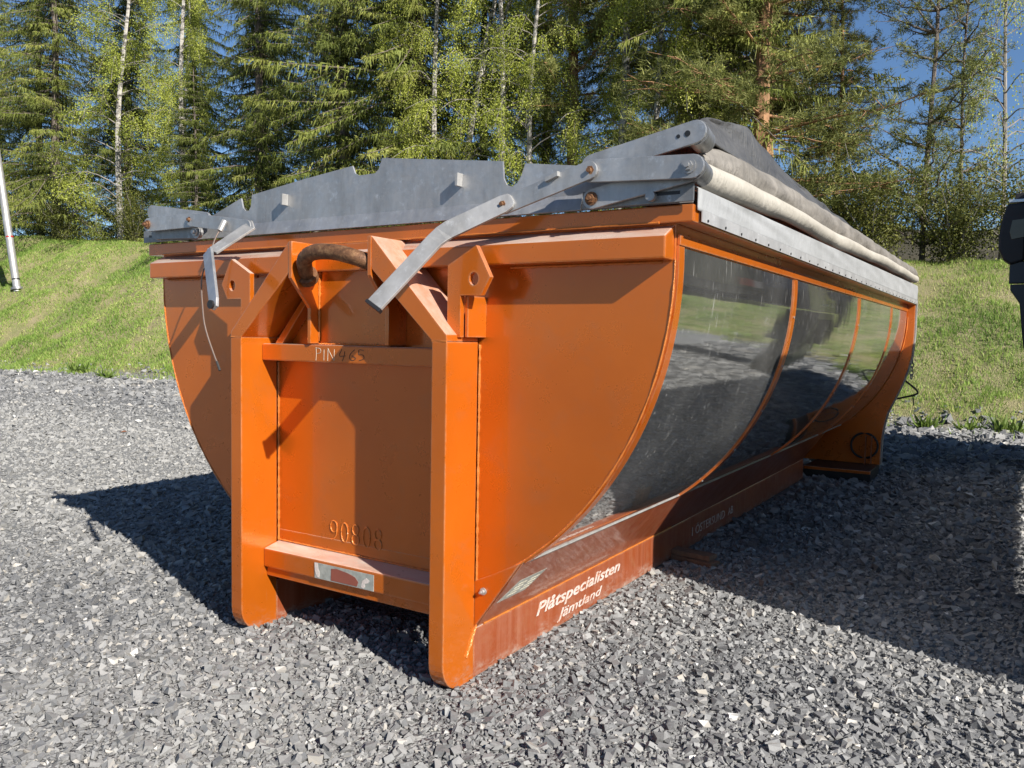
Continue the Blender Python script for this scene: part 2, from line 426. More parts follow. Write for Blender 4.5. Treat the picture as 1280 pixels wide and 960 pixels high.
sx = t.n('SeparateXYZ'); t.l(p, sx.inputs[0])
gr = t.ramp(t.noise(p, 1.3, 8, .75), [(.32, (.24, .20, .13)), (.46, (.17, .16, .07)), (.62, (.10, .13, .035)), (.8, (.13, .15, .045))])
gr = t.mix(t.ramp(t.noise(p, 19, 8, .8), [(.3, 0.0), (.7, .7)]), gr, (.30, .25, .14))
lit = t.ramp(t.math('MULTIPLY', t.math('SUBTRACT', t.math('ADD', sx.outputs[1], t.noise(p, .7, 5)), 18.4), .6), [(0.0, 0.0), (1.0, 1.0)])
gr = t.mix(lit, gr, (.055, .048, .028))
edge = t.math('ADD', sx.outputs[1], t.math('MULTIPLY', t.noise(p, 1.1, 7, .7), 1.8))
fac = t.ramp(t.math('MULTIPLY', t.math('SUBTRACT', edge, 11.2), .8), [(.0, 0.0), (1.0, 1.0)])
hf = t.math('GREATER_THAN', sx.outputs[2], .12)
fac = t.math('MAXIMUM', fac, hf)
nb = t.bump(t.math('ADD', vo.outputs['Distance'], t.math('MULTIPLY', vo2.outputs['Distance'], .5)), .9, .02)
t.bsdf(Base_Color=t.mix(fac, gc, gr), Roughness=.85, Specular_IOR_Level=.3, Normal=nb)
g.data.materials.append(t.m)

# loose crushed stone: far too many to count
def gravel():
    N1 = 225000
    az = rng.uniform(-.72, .74, N1) + math.pi/2 + YAW
    u = rng.random(N1)
    r0, r1, r2_ = 1.7, 3.2, 32.0
    A1 = (r1*r1-r0*r0)/2; A2 = r1*r1*math.log(r2_/r1)
    near = u < A1/(A1+A2); q = rng.random(N1)
    r = np.where(near, np.sqrt(r0*r0 + q*(r1*r1-r0*r0)), r1*np.exp(q*math.log(r2_/r1)))
    x = CAM.x + r*np.cos(az); y = CAM.y + r*np.sin(az)
    s = y - toe(x)
    keep = (s < .25 + rng.normal(0, .35, N1))
    keep &= ~((np.abs(x) < .45) & (y > .3) & (y < 5))
    keep &= ~((np.abs(np.abs(x)-.53) < .035) & (y > -.2) & (y < 5.1) & (rng.random(N1) < .85))
    x, y, r = x[keep], y[keep], r[keep]; n = len(x)
    far = np.clip(r/3.6, 1, 3.6)
    size = np.clip(np.exp(rng.normal(math.log(.0080), .48, n)), .0032, .024)*far*(1 - .45*np.clip(np.clip((-2.2-x+.8*vn(x, y, .8))/2.0, 0, 1)*(y < 6) + np.clip(vn(x, y, .5), 0, 1)*.5, 0, 1))
    a, bb, c = rng.uniform(0, 6.28, n), rng.normal(0, .38, n), rng.normal(0, .38, n)
    shp = np.stack([np.ones(n)*1.25, rng.uniform(.55, 1.0, n), rng.uniform(.45, .9, n)], 1)
    pos = np.stack([x, y, height(x, y) + size*rng.uniform(.05, .55, n)], 1)
    def rot(P, c_, s_, i, j):
        Q = P.copy(); Q[..., i] = P[..., i]*c_[:, None] - P[..., j]*s_[:, None]; Q[..., j] = P[..., i]*s_[:, None] + P[..., j]*c_[:, None]; return Q
    oct_ = (np.array([[1, 0, 0], [-1, 0, 0], [0, 1, 0], [0, -1, 0], [0, 0, 1], [0, 0, -1]], float), np.array([[0, 2, 4], [2, 1, 4], [1, 3, 4], [3, 0, 4], [2, 0, 5], [1, 2, 5], [3, 1, 5], [0, 3, 5]]))
    tet = (np.array([[.95, .1, -.7], [-.6, .85, -.7], [-.5, -.85, -.7], [.8, 0, .7], [-.5, .7, .7], [-.4, -.7, .7]]), np.array([[0, 2, 1], [3, 4, 5], [0, 1, 4], [0, 4, 3], [1, 2, 5], [1, 5, 4], [2, 0, 3], [2, 3, 5]]))
    blk = (np.array([[sx_, sy_, sz_] for sx_ in (-.72, .72) for sy_ in (-.72, .72) for sz_ in (-.72, .72)]), np.array([[q[0], q[1], q[2]] for q in BOXF] + [[q[0], q[2], q[3]] for q in BOXF]))
    size = np.where(r < 4.4, size*.80, size); near_ = r < 4.4; pick = rng.random(n) < .5
    Vs, Fs, Ts, off = [], [], [], 0
    for (bv, bf), m_, jit in ((blk, near_, .17), (oct_, pick & ~near_, .20), (tet, ~pick & ~near_, .18)):
        idx = np.nonzero(m_)[0]; k = len(idx); nv = len(bv)
        P = (bv[None] + rng.normal(0, jit, (k, nv, 3)))*shp[idx][:, None, :]
        P = rot(P, np.cos(bb[idx]), np.sin(bb[idx]), 1, 2); P = rot(P, np.cos(c[idx]), np.sin(c[idx]), 0, 2); P = rot(P, np.cos(a[idx]), np.sin(a[idx]), 0, 1)
        P = P*size[idx][:, None, None] + pos[idx][:, None, :]
        Vs.append(P.reshape(-1, 3)); Fs.append((np.arange(k)[:, None, None]*nv + bf[None]).reshape(-1, 3) + off); off += k*nv
        Ts.append(np.repeat(rng.random(k), len(bf))*.88 + rng.random(k*len(bf))*.12)
    o = link('gravel', npmesh('gravel', np.concatenate(Vs), np.concatenate(Fs), np.concatenate(Ts)))
    t = NT('crushed_stone'); at = t.n('Attribute', attribute_name='tone'); p = t.pos()
    c = t.ramp(at.outputs['Fac'], [(.02, (.045, .046, .048)), (.30, (.082, .083, .085)), (.62, (.135, .135, .135)), (.86, (.21, .208, .203)), (.94, (.29, .26, .215)), (.985, (.58, .575, .56))])
    c = t.mix(t.ramp(t.noise(p, 150, 6, .75), [(.38, 0.0), (.72, .42)]), c, (.27, .27, .275))
    pk = t.ramp(t.noise(p, .55, 5, .6), [(.42, 0.0), (.68, .4)])
    sxx = t.n('SeparateXYZ'); t.l(p, sxx.inputs[0])
    lane = t.ramp(t.math('MULTIPLY', t.math('SUBTRACT', t.math('ADD', -2.4, t.math('MULTIPLY', t.noise(p, .7, 5), 1.6)), sxx.outputs[0]), .45), [(0.0, 0.0), (1.0, .55)])
    lane = t.math('MULTIPLY', lane, t.ramp(t.math('MULTIPLY', sxx.outputs[1], .15), [(.55, 1.0), (.85, 0.0)]))
    pk = t.math('MAXIMUM', pk, lane)                       # wheel-packed pale fines
    c = t.mix(pk, c, (.27, .265, .25))
    t.bsdf(Base_Color=c, Roughness=.7, Specular_IOR_Level=.4); o.data.materials.append(t.m)
    tag(o, 'loose grey crushed stone covering the yard', 'gravel', kind='stuff')
gravel()

def grass():
    n = 420000
    x = np.concatenate([rng.uniform(-47, -6, n*5//8), rng.uniform(-6, 11, n - n*5//8)]); s = rng.uniform(-1.3, 8.6, n)
    y = toe(x) + s
    patch = 1.0*vn(x, y, .55) + .7*vn(x+9, y-4, 1.7) + .4*vn(x, y, 4.5) + rng.normal(0, .3, n)
    low = np.clip((1.3 - s)/2.2, 0, 1.2)
    keep = (patch > -1.0 + 1.75*low)
    x, y, s, patch = x[keep], y[keep], s[keep], patch[keep]; n = len(x)
    z = height(x, y)
    h = rng.uniform(.035, .11, n)*(1 + .25*np.clip(patch, -1, 1)); w = rng.uniform(.005, .012, n)*np.where(x < -10, 1.9, 1.0)
    a = rng.uniform(0, 6.28, n); lean = rng.normal(0, .45, (n, 2))
    dx, dy = np.cos(a)*w, np.sin(a)*w
    V = np.stack([np.stack([x-dx, y-dy, z-.01], 1), np.stack([x+dx, y+dy, z-.01], 1), np.stack([x+lean[:, 0]*h, y+lean[:, 1]*h, z+h], 1)], 1).reshape(-1, 3)
    tone = np.clip(.48 - .26*np.clip(patch, -1.5, 1.5) + rng.normal(0, .16, n) + .25*np.clip((1.2-s)/1.5, 0, 1), 0, 1)
    o = link('grass', npmesh('grass', V, np.arange(3*n).reshape(-1, 3), tone), 'grass_blades')
    tag(o, 'short spring grass with straw patches on the bank', 'grass', kind='stuff')
grass()

# ------------------------------------------------------------------ hook-lift container
hc = tag(empty('hook_lift_container', (0, 0, 0)), 'orange painted hook lift container with polished curved side panels standing on the gravel', 'container')
W, T, LF, ZC, RT = .535, .062, -.194, 1.46, 1.24       # leg half width, leg thickness, leg front, tub centre height, tub radius
L0, L1 = 0.0, 5.75
def arc(r, a0, a1, n): return [(r*math.cos(R(a0+(a1-a0)*i/n)), ZC - r*math.sin(R(a0+(a1-a0)*i/n))) for i in range(n+1)]
# tub shell (inside stays open at the top)
outp = [(RT, 1.60)] + arc(RT, 0, 180, 56) + [(-RT, 1.60)]
inn = [(RT-.012, 1.60)] + arc(RT-.012, 0, 180, 56) + [(-RT+.012, 1.60)]
rows = []
v = []; f = []
n = len(outp)
for y in (.014, L1):
    v += [(px, y, pz) for px, pz in outp] + [(px, y, pz) for px, pz in inn]
for i in range(n-1):
    f += [(i, i+1, 2*n+i+1, 2*n+i), (n+i, 3*n+i, 3*n+i+1, n+i+1), (i, n+i, n+i+1, i+1), (2*n+i, 2*n+i+1, 3*n+i+1, 3*n+i)]
f += [(0, 2*n, 3*n, n), (n-1, 2*n-1, 4*n-1, 3*n-1)]
pyobj('tub', v, f, 'orange_paint', hc, 0, True)
# front bulkhead: U-shaped plate
prism('front_bulkhead', [(RT, 1.60)] + arc(RT, 0, 180, 64) + [(-RT, 1.60)], 'y', 0, .012, 'orange_paint', hc, .0015)
for sgn in (1, -1):
    weld([(sgn*(px+.001), .0, pz) for px, pz in arc(RT, 0, 56, 40)], .0035, hc, step=.02)
# flange band, top rails, ribs and polished cladding on both sides
def wrap(name, y0, y1, r0, r1, a0, a1, mat, sgn, seg=40, bev=0):
    o_ = arc(r1, a0, a1, seg); i_ = arc(r0, a0, a1, seg); m = len(o_)
    v = []; f = []
    for y in (y0, y1): v += [(sgn*px, y, pz) for px, pz in o_] + [(sgn*px, y, pz) for px, pz in i_]
    for i in range(m-1): f += [(i, i+1, 2*m+i+1, 2*m+i), (m+i, 3*m+i, 3*m+i+1, m+i+1), (i, m+i, m+i+1, i+1), (2*m+i, 2*m+i+1, 3*m+i+1, 3*m+i)]
    f += [(0, 2*m, 3*m, m), (m-1, 2*m-1, 4*m-1, 3*m-1)]
    return pyobj(name, v, f, mat, hc, 0, True)
RIBS = [1.5, 3.22, 4.72]
AB = 54.5
for sgn in (1, -1):
    wrap('edge_flange', .0125, .060, RT+.0005, RT+.008, -2, AB, 'orange_paint', sgn)
    ys_ = [.060] + RIBS + [5.70]
    for i in range(4):
        a = ys_[i] + (0 if i == 0 else .028); b_ = ys_[i+1] - (.028 if i < 3 else 0)
        wrap('side_panel', a, b_, RT+.0005, RT+.0045, -1.8, AB, 'polished_stainless', sgn, 72)
    for y in RIBS:
        rb = wrap('rib', y-.027, y+.027, RT+.0005, RT+.011, -1.8, AB, 'orange_paint', sgn)
        for k in range(5):
            an = R(6+k*10.5); px, pz = (RT+.0115)*math.cos(an), ZC-(RT+.0115)*math.sin(an)
            tube('screw', [(sgn*px, y, pz), (sgn*(px+.003*math.cos(an)), y, pz-.003*math.sin(an))], .006, 'galvanized_bright', rb, 8)
    wrap('panel_edge_strip', .062, 5.70, RT+.0046, RT+.0095, AB-.55, AB+.15, 'galvanized_bright', sgn, 3)
    x0, x1 = sorted((sgn*1.2405, sgn*1.252))
    box('panel_rail', x0, x1, .0125, 5.74, 1.504, 1.536, 'orange_paint', hc, .002)
    x0, x1 = sorted((sgn*1.242, sgn*1.306))
    box('side_rim', x0, x1, .02, 5.80, 1.566, 1.617, 'orange_paint', hc, .004)
# front rim and front cross beam
box('front_rim', -1.305, 1.305, -.032, .0185, 1.566, 1.617, 'orange_paint', hc, .004)
prism('front_beam', [(-.0005, 1.563), (-.0745, 1.524), (-.0745, 1.457), (-.0005, 1.457)], 'x', -1.238, 1.238, 'orange_paint', hc, .006)
weld([(-1.2, -.004, 1.453), (-.6, -.004, 1.453)], .005, hc); weld([(.66, -.004, 1.453), (1.2, -.004, 1.453)], .005, hc)
weld([(-1.2, -.033, 1.567), (1.2, -.033, 1.567)], .0035, hc, step=.03)
# uprights: plate with rounded toe, then a diagonal that leans in to the hook
for sgn in (1, -1):
    prof = [(-.012, .0), (LF+.105, .0)] + [(LF+.105-.105*math.sin(a), .105-.105*math.cos(a)) for a in [math.pi/2*k/8 for k in range(1, 9)]] + [(LF, 1.2), (-.012, 1.2)]
    x0, x1 = sorted((sgn*(W-T), sgn*W))
    up_ = prism('upright', prof, 'x', x0, x1, 'orange_paint', hc, .004)
    for pl in up_.data.polygons: pl.use_smooth = False
    dg = [(sgn*W, 1.2005), (sgn*(W-.002), 1.222), (sgn*.392, 1.366), (sgn*.205, 1.562), (sgn*.205, 1.447), (sgn*(W-T), 1.2005)]
    prism('upright_diagonal', dg, 'y', LF, -.012, 'orange_paint', hc, .003)
    weld([(sgn*(W+.001), -.003, 1.19), (sgn*(W+.001), -.003, .19)], .0045, hc)
    weld([(sgn*(W-T-.001), -.003, 1.10), (sgn*(W-T-.001), -.003, .34)], .0045, hc)
    weld([(sgn*(W+.001), -.004, .19), (sgn*(W+.001), -.06, .095)], .006, hc)
    weld([(sgn*(W-.002), LF+.002, 1.2), (sgn*(W-T), LF+.002, 1.2)], .003, hc)
    # lifting lug with a hole
    hx, hz = .598, 1.408
    pg = [(.492, 1.215), (.492, 1.455), (.606, 1.517), (.662, 1.413), (.628, 1.354), (.545, 1.354), (.545, 1.215)]
    v = []; f = []; hole = [(hx+.019*math.cos(2*math.pi*k/14), hz+.022*math.sin(2*math.pi*k/14)) for k in range(14)]
    me = bpy.data.meshes.new('lug'); bm = bmesh.new()
    ov = [bm.verts.new((sgn*a, -.135, b_)) for a, b_ in pg]; hv = [bm.verts.new((sgn*a, -.135, b_)) for a, b_ in hole]
    eds = [bm.edges.new((q[i], q[(i+1) % len(q)])) for q in (ov, hv) for i in range(len(q))]
    bmesh.ops.triangle_fill(bm, use_beauty=True, edges=eds)
    ex = bmesh.ops.extrude_face_region(bm, geom=bm.faces[:])
    bmesh.ops.translate(bm, vec=(0, .022, 0), verts=[e for e in ex['geom'] if isinstance(e, bmesh.types.BMVert)])
    bmesh.ops.recalc_face_normals(bm, faces=bm.faces); bm.to_mesh(me); bm.free()
    lug = link('lifting_lug', me, 'orange_paint', hc)
    x0, x1 = sorted((sgn*.549, sgn*.561)); box('lug_gusset', x0, x1, -.112, -.0005, 1.215, 1.354, 'orange_paint', hc, .002)
    # gusset behind the hook bar
    gp = [(LF-.002, 1.562), (LF-.002, 1.425), (-.10, 1.315), (-.10, 1.181), (-.0005, 1.181), (-.0005, 1.562)]
    x0, x1 = sorted((sgn*.188, sgn*.2045)); prism('hook_gusset', gp, 'x', x0, x1, 'orange_paint', hc, .002)
    # skid and its inclined web
    x0, x1 = sorted((sgn*(W-.06), sgn*(W-.0005)))
    box('skid', x0, x1, -.011, 5.10, .004, .182, 'orange_worn', hc, .006)
    a_, b_ = (W-.004, .1825), (.722, .448)
    nn = Vector((b_[1]-a_[1], -(b_[0]-a_[0]))).normalized()*.008
    prism('skid_web', [(sgn*a_[0], a_[1]), (sgn*b_[0], b_[1]), (sgn*(b_[0]-nn.x), b_[1]-nn.y), (sgn*(a_[0]-nn.x), a_[1]-nn.y)], 'y', .013, 5.10, 'orange_worn', hc, .001)
    weld([(sgn*(W-.001), .05, .184), (sgn*(W-.001), 1.9, .184)], .0035, hc, step=.03)
    prism('web_end_plate', [(sgn*(W-.004), .186), (sgn*.718, .446), (sgn*.66, .418), (sgn*.60, .386), (sgn*(W-.004), .354)], 'y', -.010, -.001, 'orange_paint', hc, .001)
    bolt(sgn*.572, -.0105, .325, .013, hc, 'galvanized_bright')
# recessed panel below the bulkhead, cross bars
box('lower_apron', -(W-T)+.001, (W-T)-.001, -.0005, .0115, .215, .40, 'orange_paint', hc, .001).location.y = -.0006
box('upper_cross_bar', -(W-T)+.001, (W-T)-.001, -.090, -.0015, 1.108, 1.176, 'orange_paint', hc, .006)
prism('lower_cross_bar', [(-.082, .334), (-.002, .352), (-.002, .258), (-.082, .258)], 'x', -(W-T)+.001, (W-T)-.001, 'orange_paint', hc, .006)
box('lower_lip', -(W-T)+.002, (W-T)-.002, -.066, -.006, .218, .2575, 'orange_paint', hc, .003)
weld([(-(W-T)+.01, -.004, .356), ((W-T)-.01, -.004, .352)], .004, hc)
weld([(-.18, -.062, 1.179), (.18, -.062, 1.179)], .005, hc)
# plate behind the hook
box('hook_plate', -.1875, .1875, -.052, -.001, 1.1775, 1.562, 'orange_paint', hc, .002)
weld([(-.185, -.056, 1.19), (-.185, -.056, 1.52)], .005, hc)
for sgn in (1, -1):
    prism('brace', [(sgn*.21, 1.44), (sgn*.21, 1.40), (sgn*.40, 1.1765), (sgn*.44, 1.1765)], 'y', -.05, -.001, 'orange_paint', hc, .002)
# rusty hook bar
hb = tube('hook_bar', smooth_path([(-.19, -.105, 1.425), (-.168, -.145, 1.455), (-.135, -.18, 1.494), (-.07, -.197, 1.515), (.03, -.2, 1.512), (.12, -.192, 1.492), (.165, -.165, 1.474), (.19, -.12, 1.455)], 6), .029, 'rusty_steel', hc, 14)
for sgn in (1, -1):
    c0 = Vector((sgn*.187, -.112, 1.428 if sgn < 0 else 1.456)); d = Vector((-sgn*.4, -.72, .5)).normalized()
    tube('collar', [c0, c0+d*.028], .041, 'rusty_steel', hb, 14)
# raised number in weld bead and scratched marks
def strokes(paths, ox, oz, w, h, y, r, mat, parent, name):
    for pth in paths:
        P = smooth_path([(ox+a*w, y, oz+b*h) for a, b in pth], 5)
        tube(name, P, r, mat, parent, 5)
def loop(cx, cz, rx, rz, n=10): return [(cx+rx*math.sin(2*math.pi*k/n), cz+rz*math.cos(2*math.pi*k/n)) for k in range(n+1)]
DG = {'9': [loop(.5, .7, .42, .3), [(.92, .7), (.85, .35), (.55, .08), (.15, 0)]], '0': [loop(.5, .5, .42, .5)], '8': [loop(.5, .75, .38, .25), loop(.5, .25, .44, .26)]}
apr = bpy.data.objects['front_bulkhead']
for i, ch in enumerate('90808'):
    strokes(DG[ch], -.178 + i*.058, .398 - i*.001, .042, .078, -.0015, .0026, 'weld_orange', apr, 'number_bead')
ub = bpy.data.objects['upper_cross_bar']
strokes([[(0, 0), (.02, .5), (.0, 1)], [(.0, .95), (.22, .9), (.24, .62), (.02, .5)], [(.42, .02), (.43, .85)], [(.62, 0), (.63, .5), (.64, .95)], [(.64, .95), (.80, .45), (.95, .02)], [(.95, .02), (.96, .5), (.97, .9)]], -.168, 1.116, .100, .050, -.0902, .0009, 'pale_print', ub, 'chalk_mark')
strokes([[(.10, .9), (.0, .38), (.25, .40)], [(.22, .75), (.18, .3), (.12, 0)], [(.62, .9), (.45, .55), (.42, .2), (.56, .06), (.66, .25), (.5, .42)], [(.98, .85), (.80, .9), (.79, .55), (.95, .5), (.98, .22), (.80, .08)]], -.045, 1.118, .125, .048, -.0905, .0012, 'black_print', ub, 'marker_scrawl')
# worn nameplate and label
lb = bpy.data.objects['lower_cross_bar']
npm = box('nameplate', -.178, .128, -.0845, -.0825, .2615, .3235, 'grey_label', lb, .0005)
prism('worn_paint', [(-.09, .266), (-.088, .312), (-.06, .316), (.0, .309), (.035, .300), (.052, .284), (.045, .266)], 'y', -.0855, -.0848, 'faded_print', npm, 0)
prism('peeled_patch', [(-.176, .290), (-.178, .322), (-.16, .3225), (-.158, .30), (-.15, .288), (-.152, .266), (-.165, .268)], 'y', -.0855, -.0848, 'white_print', npm, 0)
prism('peeled_patch', [(.066, .268), (.072, .292), (.092, .306), (.108, .298), (.100, .288), (.084, .284), (.086, .272), (.078, .264)], 'y', -.0855, -.0848, 'white_print', npm, 0)
wx = Vector((0, 1, 0)); wy = Vector((.722-.531, 0, .448-.1825)).normalized(); wn_ = wx.cross(wy)
wb0 = Vector((W-.004, 0, .1825))
def on_web(yy, s, off): return tuple(wb0 + wx*yy + wy*s + wn_*off)
web = bpy.data.objects['skid_web']
def webquad(name, q, mat, off, parent):
    v = [on_web(a, b_, off) for a, b_ in q] + [on_web(a, b_, off-.0008) for a, b_ in q]
    return pyobj(name, v, [(0, 1, 2, 3), (7, 6, 5, 4), (0, 4, 5, 1), (1, 5, 6, 2), (2, 6, 7, 3), (3, 7, 4, 0)], mat, parent)
lab = webquad('side_label', [(.035, .115), (.23, .115), (.30, .205), (.105, .205)], 'grey_label', .0014, web)
for k in range(2):
    for q in range(4):
        a = .085+k*.09+q*.010; b_ = .13+q*.016
        webquad('label_line', [(a, b_), (a+.055, b_), (a+.06, b_+.007), (a+.005, b_+.007)], 'pale_print', .0024, lab)
sk = bpy.data.objects['skid']
text('lettering', 'Plåtspecialisten', .070, 'worn_print', sk, (W+.0008, .425, .104), (0, 1, 0), (0, 0, 1), width=.80, shear=.32, offset=.0014)
text('lettering', 'Jämtland', .056, 'worn_print', sk, (W+.0008, .60, .038), (0, 1, 0), (0, 0, 1), width=.43, shear=.32, offset=.0006)
for s_, y_, w_ in (('I', 2.24, .012), ('ÖSTERSUND', 2.30, .56), ('AB', 2.93, .11)):
    text('lettering', s_, .075, 'worn_print', sk, (W+.0008, y_, .064), (0, 1, 0), (0, 0, 1), width=w_, offset=-.0004)
# rear frame plate that spreads to a foot, pale door edge behind it
rp = [(1.305, 1.612), (1.305, 1.29), (1.293, 1.107), (1.262, .97), (1.225, .851), (1.168, .71), (1.115, .588), (1.085, .45), (1.072, .326), (1.068, .10)]
full = rp + [(-a, b_) for a, b_ in reversed(rp)]
prism('rear_frame', full, 'y', 5.752, 5.80, 'orange_paint', hc, .004)
prism('rear_door', [(a*1.008, b_) for a, b_ in full], 'y', 5.815, 5.86, 'galvanized_bright', hc, .004)
for sgn in (1, -1):
    weld([(sgn*(px+.006), 5.748, pz) for px, pz in arc(RT+.004, 0, 50, 30)], .007, hc, step=.02)
    x0, x1 = sorted((sgn*.50, sgn*1.06)); ft = box('rear_foot', x0, x1, 5.30, 5.80, .0, .098, 'black_plastic', hc, .006)
    box('foot_trim', x0, x1, 5.28, 5.298, .072, .098, 'orange_paint', ft, .002)
    tube('hose_coil', [(sgn*.935+.115*math.cos(2*math.pi*k/28), 5.735, .27+.115*math.sin(2*math.pi*k/28)) for k in range(29)], .010, 'black_rubber', hc, 8)
    for q in (0, 1):
        x0, x1 = sorted((sgn*(.945+.05*q), sgn*(.953+.05*q))); box('coil_bracket', x0, x1, 5.69, 5.74, .10, .36, 'orange_worn', hc, .001)
tube('latch_handle', smooth_path([(1.02, 5.90, .64), (1.11, 5.93, .69), (1.22, 5.95, .72), (1.325, 5.95, .755), (1.33, 5.95, .79), (1.24, 5.94, .87), (1.18, 5.90, .93)], 4), .009, 'black_plastic', hc, 7)
tube('latch_hook', [(1.30, 5.95, .745), (1.305, 5.95, .69), (1.312, 5.95, .65)], .006, 'black_plastic', hc, 6)
for k in range(5):
    tube('chain_link', [(1.285+.014*math.cos(2*math.pi*q/10)*(1 if k % 2 else .35), 5.90+.012*math.cos(2*math.pi*q/10)*(.35 if k % 2 else 1), 1.06-k*.036+.024*math.sin(2*math.pi*q/10)) for q in range(11)], .005, 'galvanized_dark', hc, 5)

# galvanized guard plate with notched top edge along the front rim
top = [(-1.0, 1.668), (-.90, 1.706), (-.673, 1.781), (-.662, 1.742), (-.645, 1.726), (-.625, 1.726), (-.612, 1.742), (-.604, 1.790), (-.30, 1.828), (-.043, 1.855), (-.030, 1.826), (-.010, 1.816),
       (.07, 1.817), (.088, 1.830), (.105, 1.870), (.37, 1.838), (.635, 1.806), (.640, 1.748), (.652, 1.726), (.674, 1.718), (.694, 1.728), (.710, 1.752), (.724, 1.790), (.904, 1.766), (1.04, 1.742), (1.30, 1.680)]
gd = prism('guard_plate', top + [(1.30, 1.622), (-1.0, 1.622)], 'y', -.028, -.020, 'galvanized', hc, .0)
prism('guard_flange', [(-.0285, 1.672), (-.0285, 1.621), (-.046, 1.621)], 'x', -.98, .94, 'galvanized', hc, .001)
for tx, tz in ((-.405, 1.748), (.455, 1.752)):
    prism('guard_tab', [(tx+.004, tz+.022), (tx+.018, tz+.026), (tx+.016, tz-.018), (tx+.006, tz-.018)], 'y', -.060, -.0285, 'galvanized_bright', gd, .001)
for sgn in (1, -1):
    x0, x1 = sorted((sgn*.95, sgn*1.312))
    sb = box('slot_bracket', x0, x1, -.052, -.0465, 1.6215, 1.675, 'galvanized_dark', hc, .002)
    x0, x1 = sorted((sgn*1.19, sgn*1.27)); box('slot', x0, x1, -.0535, -.0522, 1.644, 1.654, 'black_plastic', sb, .0)
    tube('pin', [(sgn*1.185, -.053, 1.642), (sgn*1.185, -.075, 1.642)], .015, 'galvanized', sb, 12)
# cover arms
A = flatbar('cover_arm', (.992, -.066, 1.648), (1.312, -.066, 1.705), .062, .012, 'galvanized', hc)
bolt(.992, -.073, 1.648, .021, A)
C_ = flatbar('cover_arm', (.98, -.052, 1.754), (1.312, -.052, 1.818), .066, .012, 'galvanized', hc)
for dx in (0, .028): tube('hole', [(1.262+dx, -.0581, 1.809+dx*.19), (1.262+dx, -.0595, 1.809+dx*.19)], .006 if not dx else .009, 'black_plastic', C_, 10)
B = flatbar('cover_arm', (1.0, -.094, 1.727), (1.322, -.094, 1.711), .068, .013, 'galvanized', hc)
bolt(1.005, -.101, 1.726, .022, B); bolt(1.312, -.101, 1.712, .022, B, 'galvanized')
D = flatbar('link_bar', (1.0, -.109, 1.727), (.709, -.124, 1.640), .056, .012, 'galvanized', hc)
bolt(.712, -.132, 1.641, .018, D)
prism('guard_tab', [(.86, 1.70), (.905, 1.715), (.905, 1.73), (.86, 1.712)], 'y', -.135, -.118, 'galvanized_bright', D, .001)
LV = ribbon('lever', [(.742, -.130, 1.656), (.735, -.133, 1.652), (.712, -.140, 1.641), (.552, -.213, 1.560), (.533, -.224, 1.545), (.516, -.240, 1.524), (.393, -.385, 1.313)], .064, .011, 'galvanized_bright', hc, [.03, .05, .062, .064, .066, .065, .065])
d_ = (Vector((.393, -.385, 1.313))-Vector((.516, -.240, 1.524))).normalized(); c0 = Vector((.393, -.385, 1.313))
flatbar('end_cap', c0, c0+d_*.012, .067, .018, 'black_plastic', LV, False, False)
for x_, y_, z_, rr, nm in ((1.322, -.088, 1.711, .036, 'pivot_boss'), (1.312, -.046, 1.818, .036, 'pivot_boss')):
    tube(nm, [(x_, y_, z_), (x_-.012, y_+.07, z_), (x_-.02, y_+.12, z_)], rr, 'galvanized_dark', hc, 16)
# left side arms and lever
E1 = flatbar('cover_arm', (-1.20, -.10, 1.692), (-.883, -.10, 1.694), .060, .012, 'galvanized', hc)
bolt(-.889, -.107, 1.694, .02, E1); bolt(-1.2, -.107, 1.692, .02, E1)
E2 = flatbar('cover_arm', (-1.235, -.058, 1.757), (-.86, -.058, 1.702), .060, .012, 'galvanized', hc)
E3 = flatbar('link_bar', (-.883, -.115, 1.694), (-.515, -.128, 1.640), .056, .012, 'galvanized', hc)
E4 = flatbar('cover_arm', (-1.19, -.073, 1.655), (-.89, -.073, 1.645), .05, .012, 'galvanized_dark', hc)
bolt(-.895, -.080, 1.645, .026, E4, 'galvanized')
LL = ribbon('lever', [(-.480, -.125, 1.648), (-.503, -.136, 1.634), (-.535, -.28, 1.528)], .060, .010, 'galvanized_bright', hc, [.04, .06, .06])
ribbon('lever_end', [(-.552, -.285, 1.530), (-.535, -.296, 1.512), (-.372, -.398, 1.330), (-.352, -.408, 1.305)], .045, .012, 'galvanized', LL, [.05, .05, .045, .025])
tube('lever_eye', [(-.362, -.416, 1.318), (-.362, -.424, 1.318)], .016, 'black_plastic', LL, 12)
wr = tube('wire_rope', smooth_path([(-.64, -.135, 1.668), (-.655, -.17, 1.60), (-.665, -.19, 1.53), (-.695, -.2, 1.46), (-.705, -.2, 1.40), (-.70, -.2, 1.331), (-.690, -.2, 1.26), (-.668, -.2, 1.201), (-.625, -.2, 1.12), (-.612, -.2, 1.10)], 5), .0032, 'wire_steel', hc, 7)
tube('wire_end', [(-.612, -.2, 1.10), (-.593, -.2, 1.064)], .005, 'black_rubber', wr, 7)
tube('wire_clamp', [(-.64, -.137, 1.672), (-.648, -.155, 1.63)], .012, 'galvanized_bright', wr, 8)

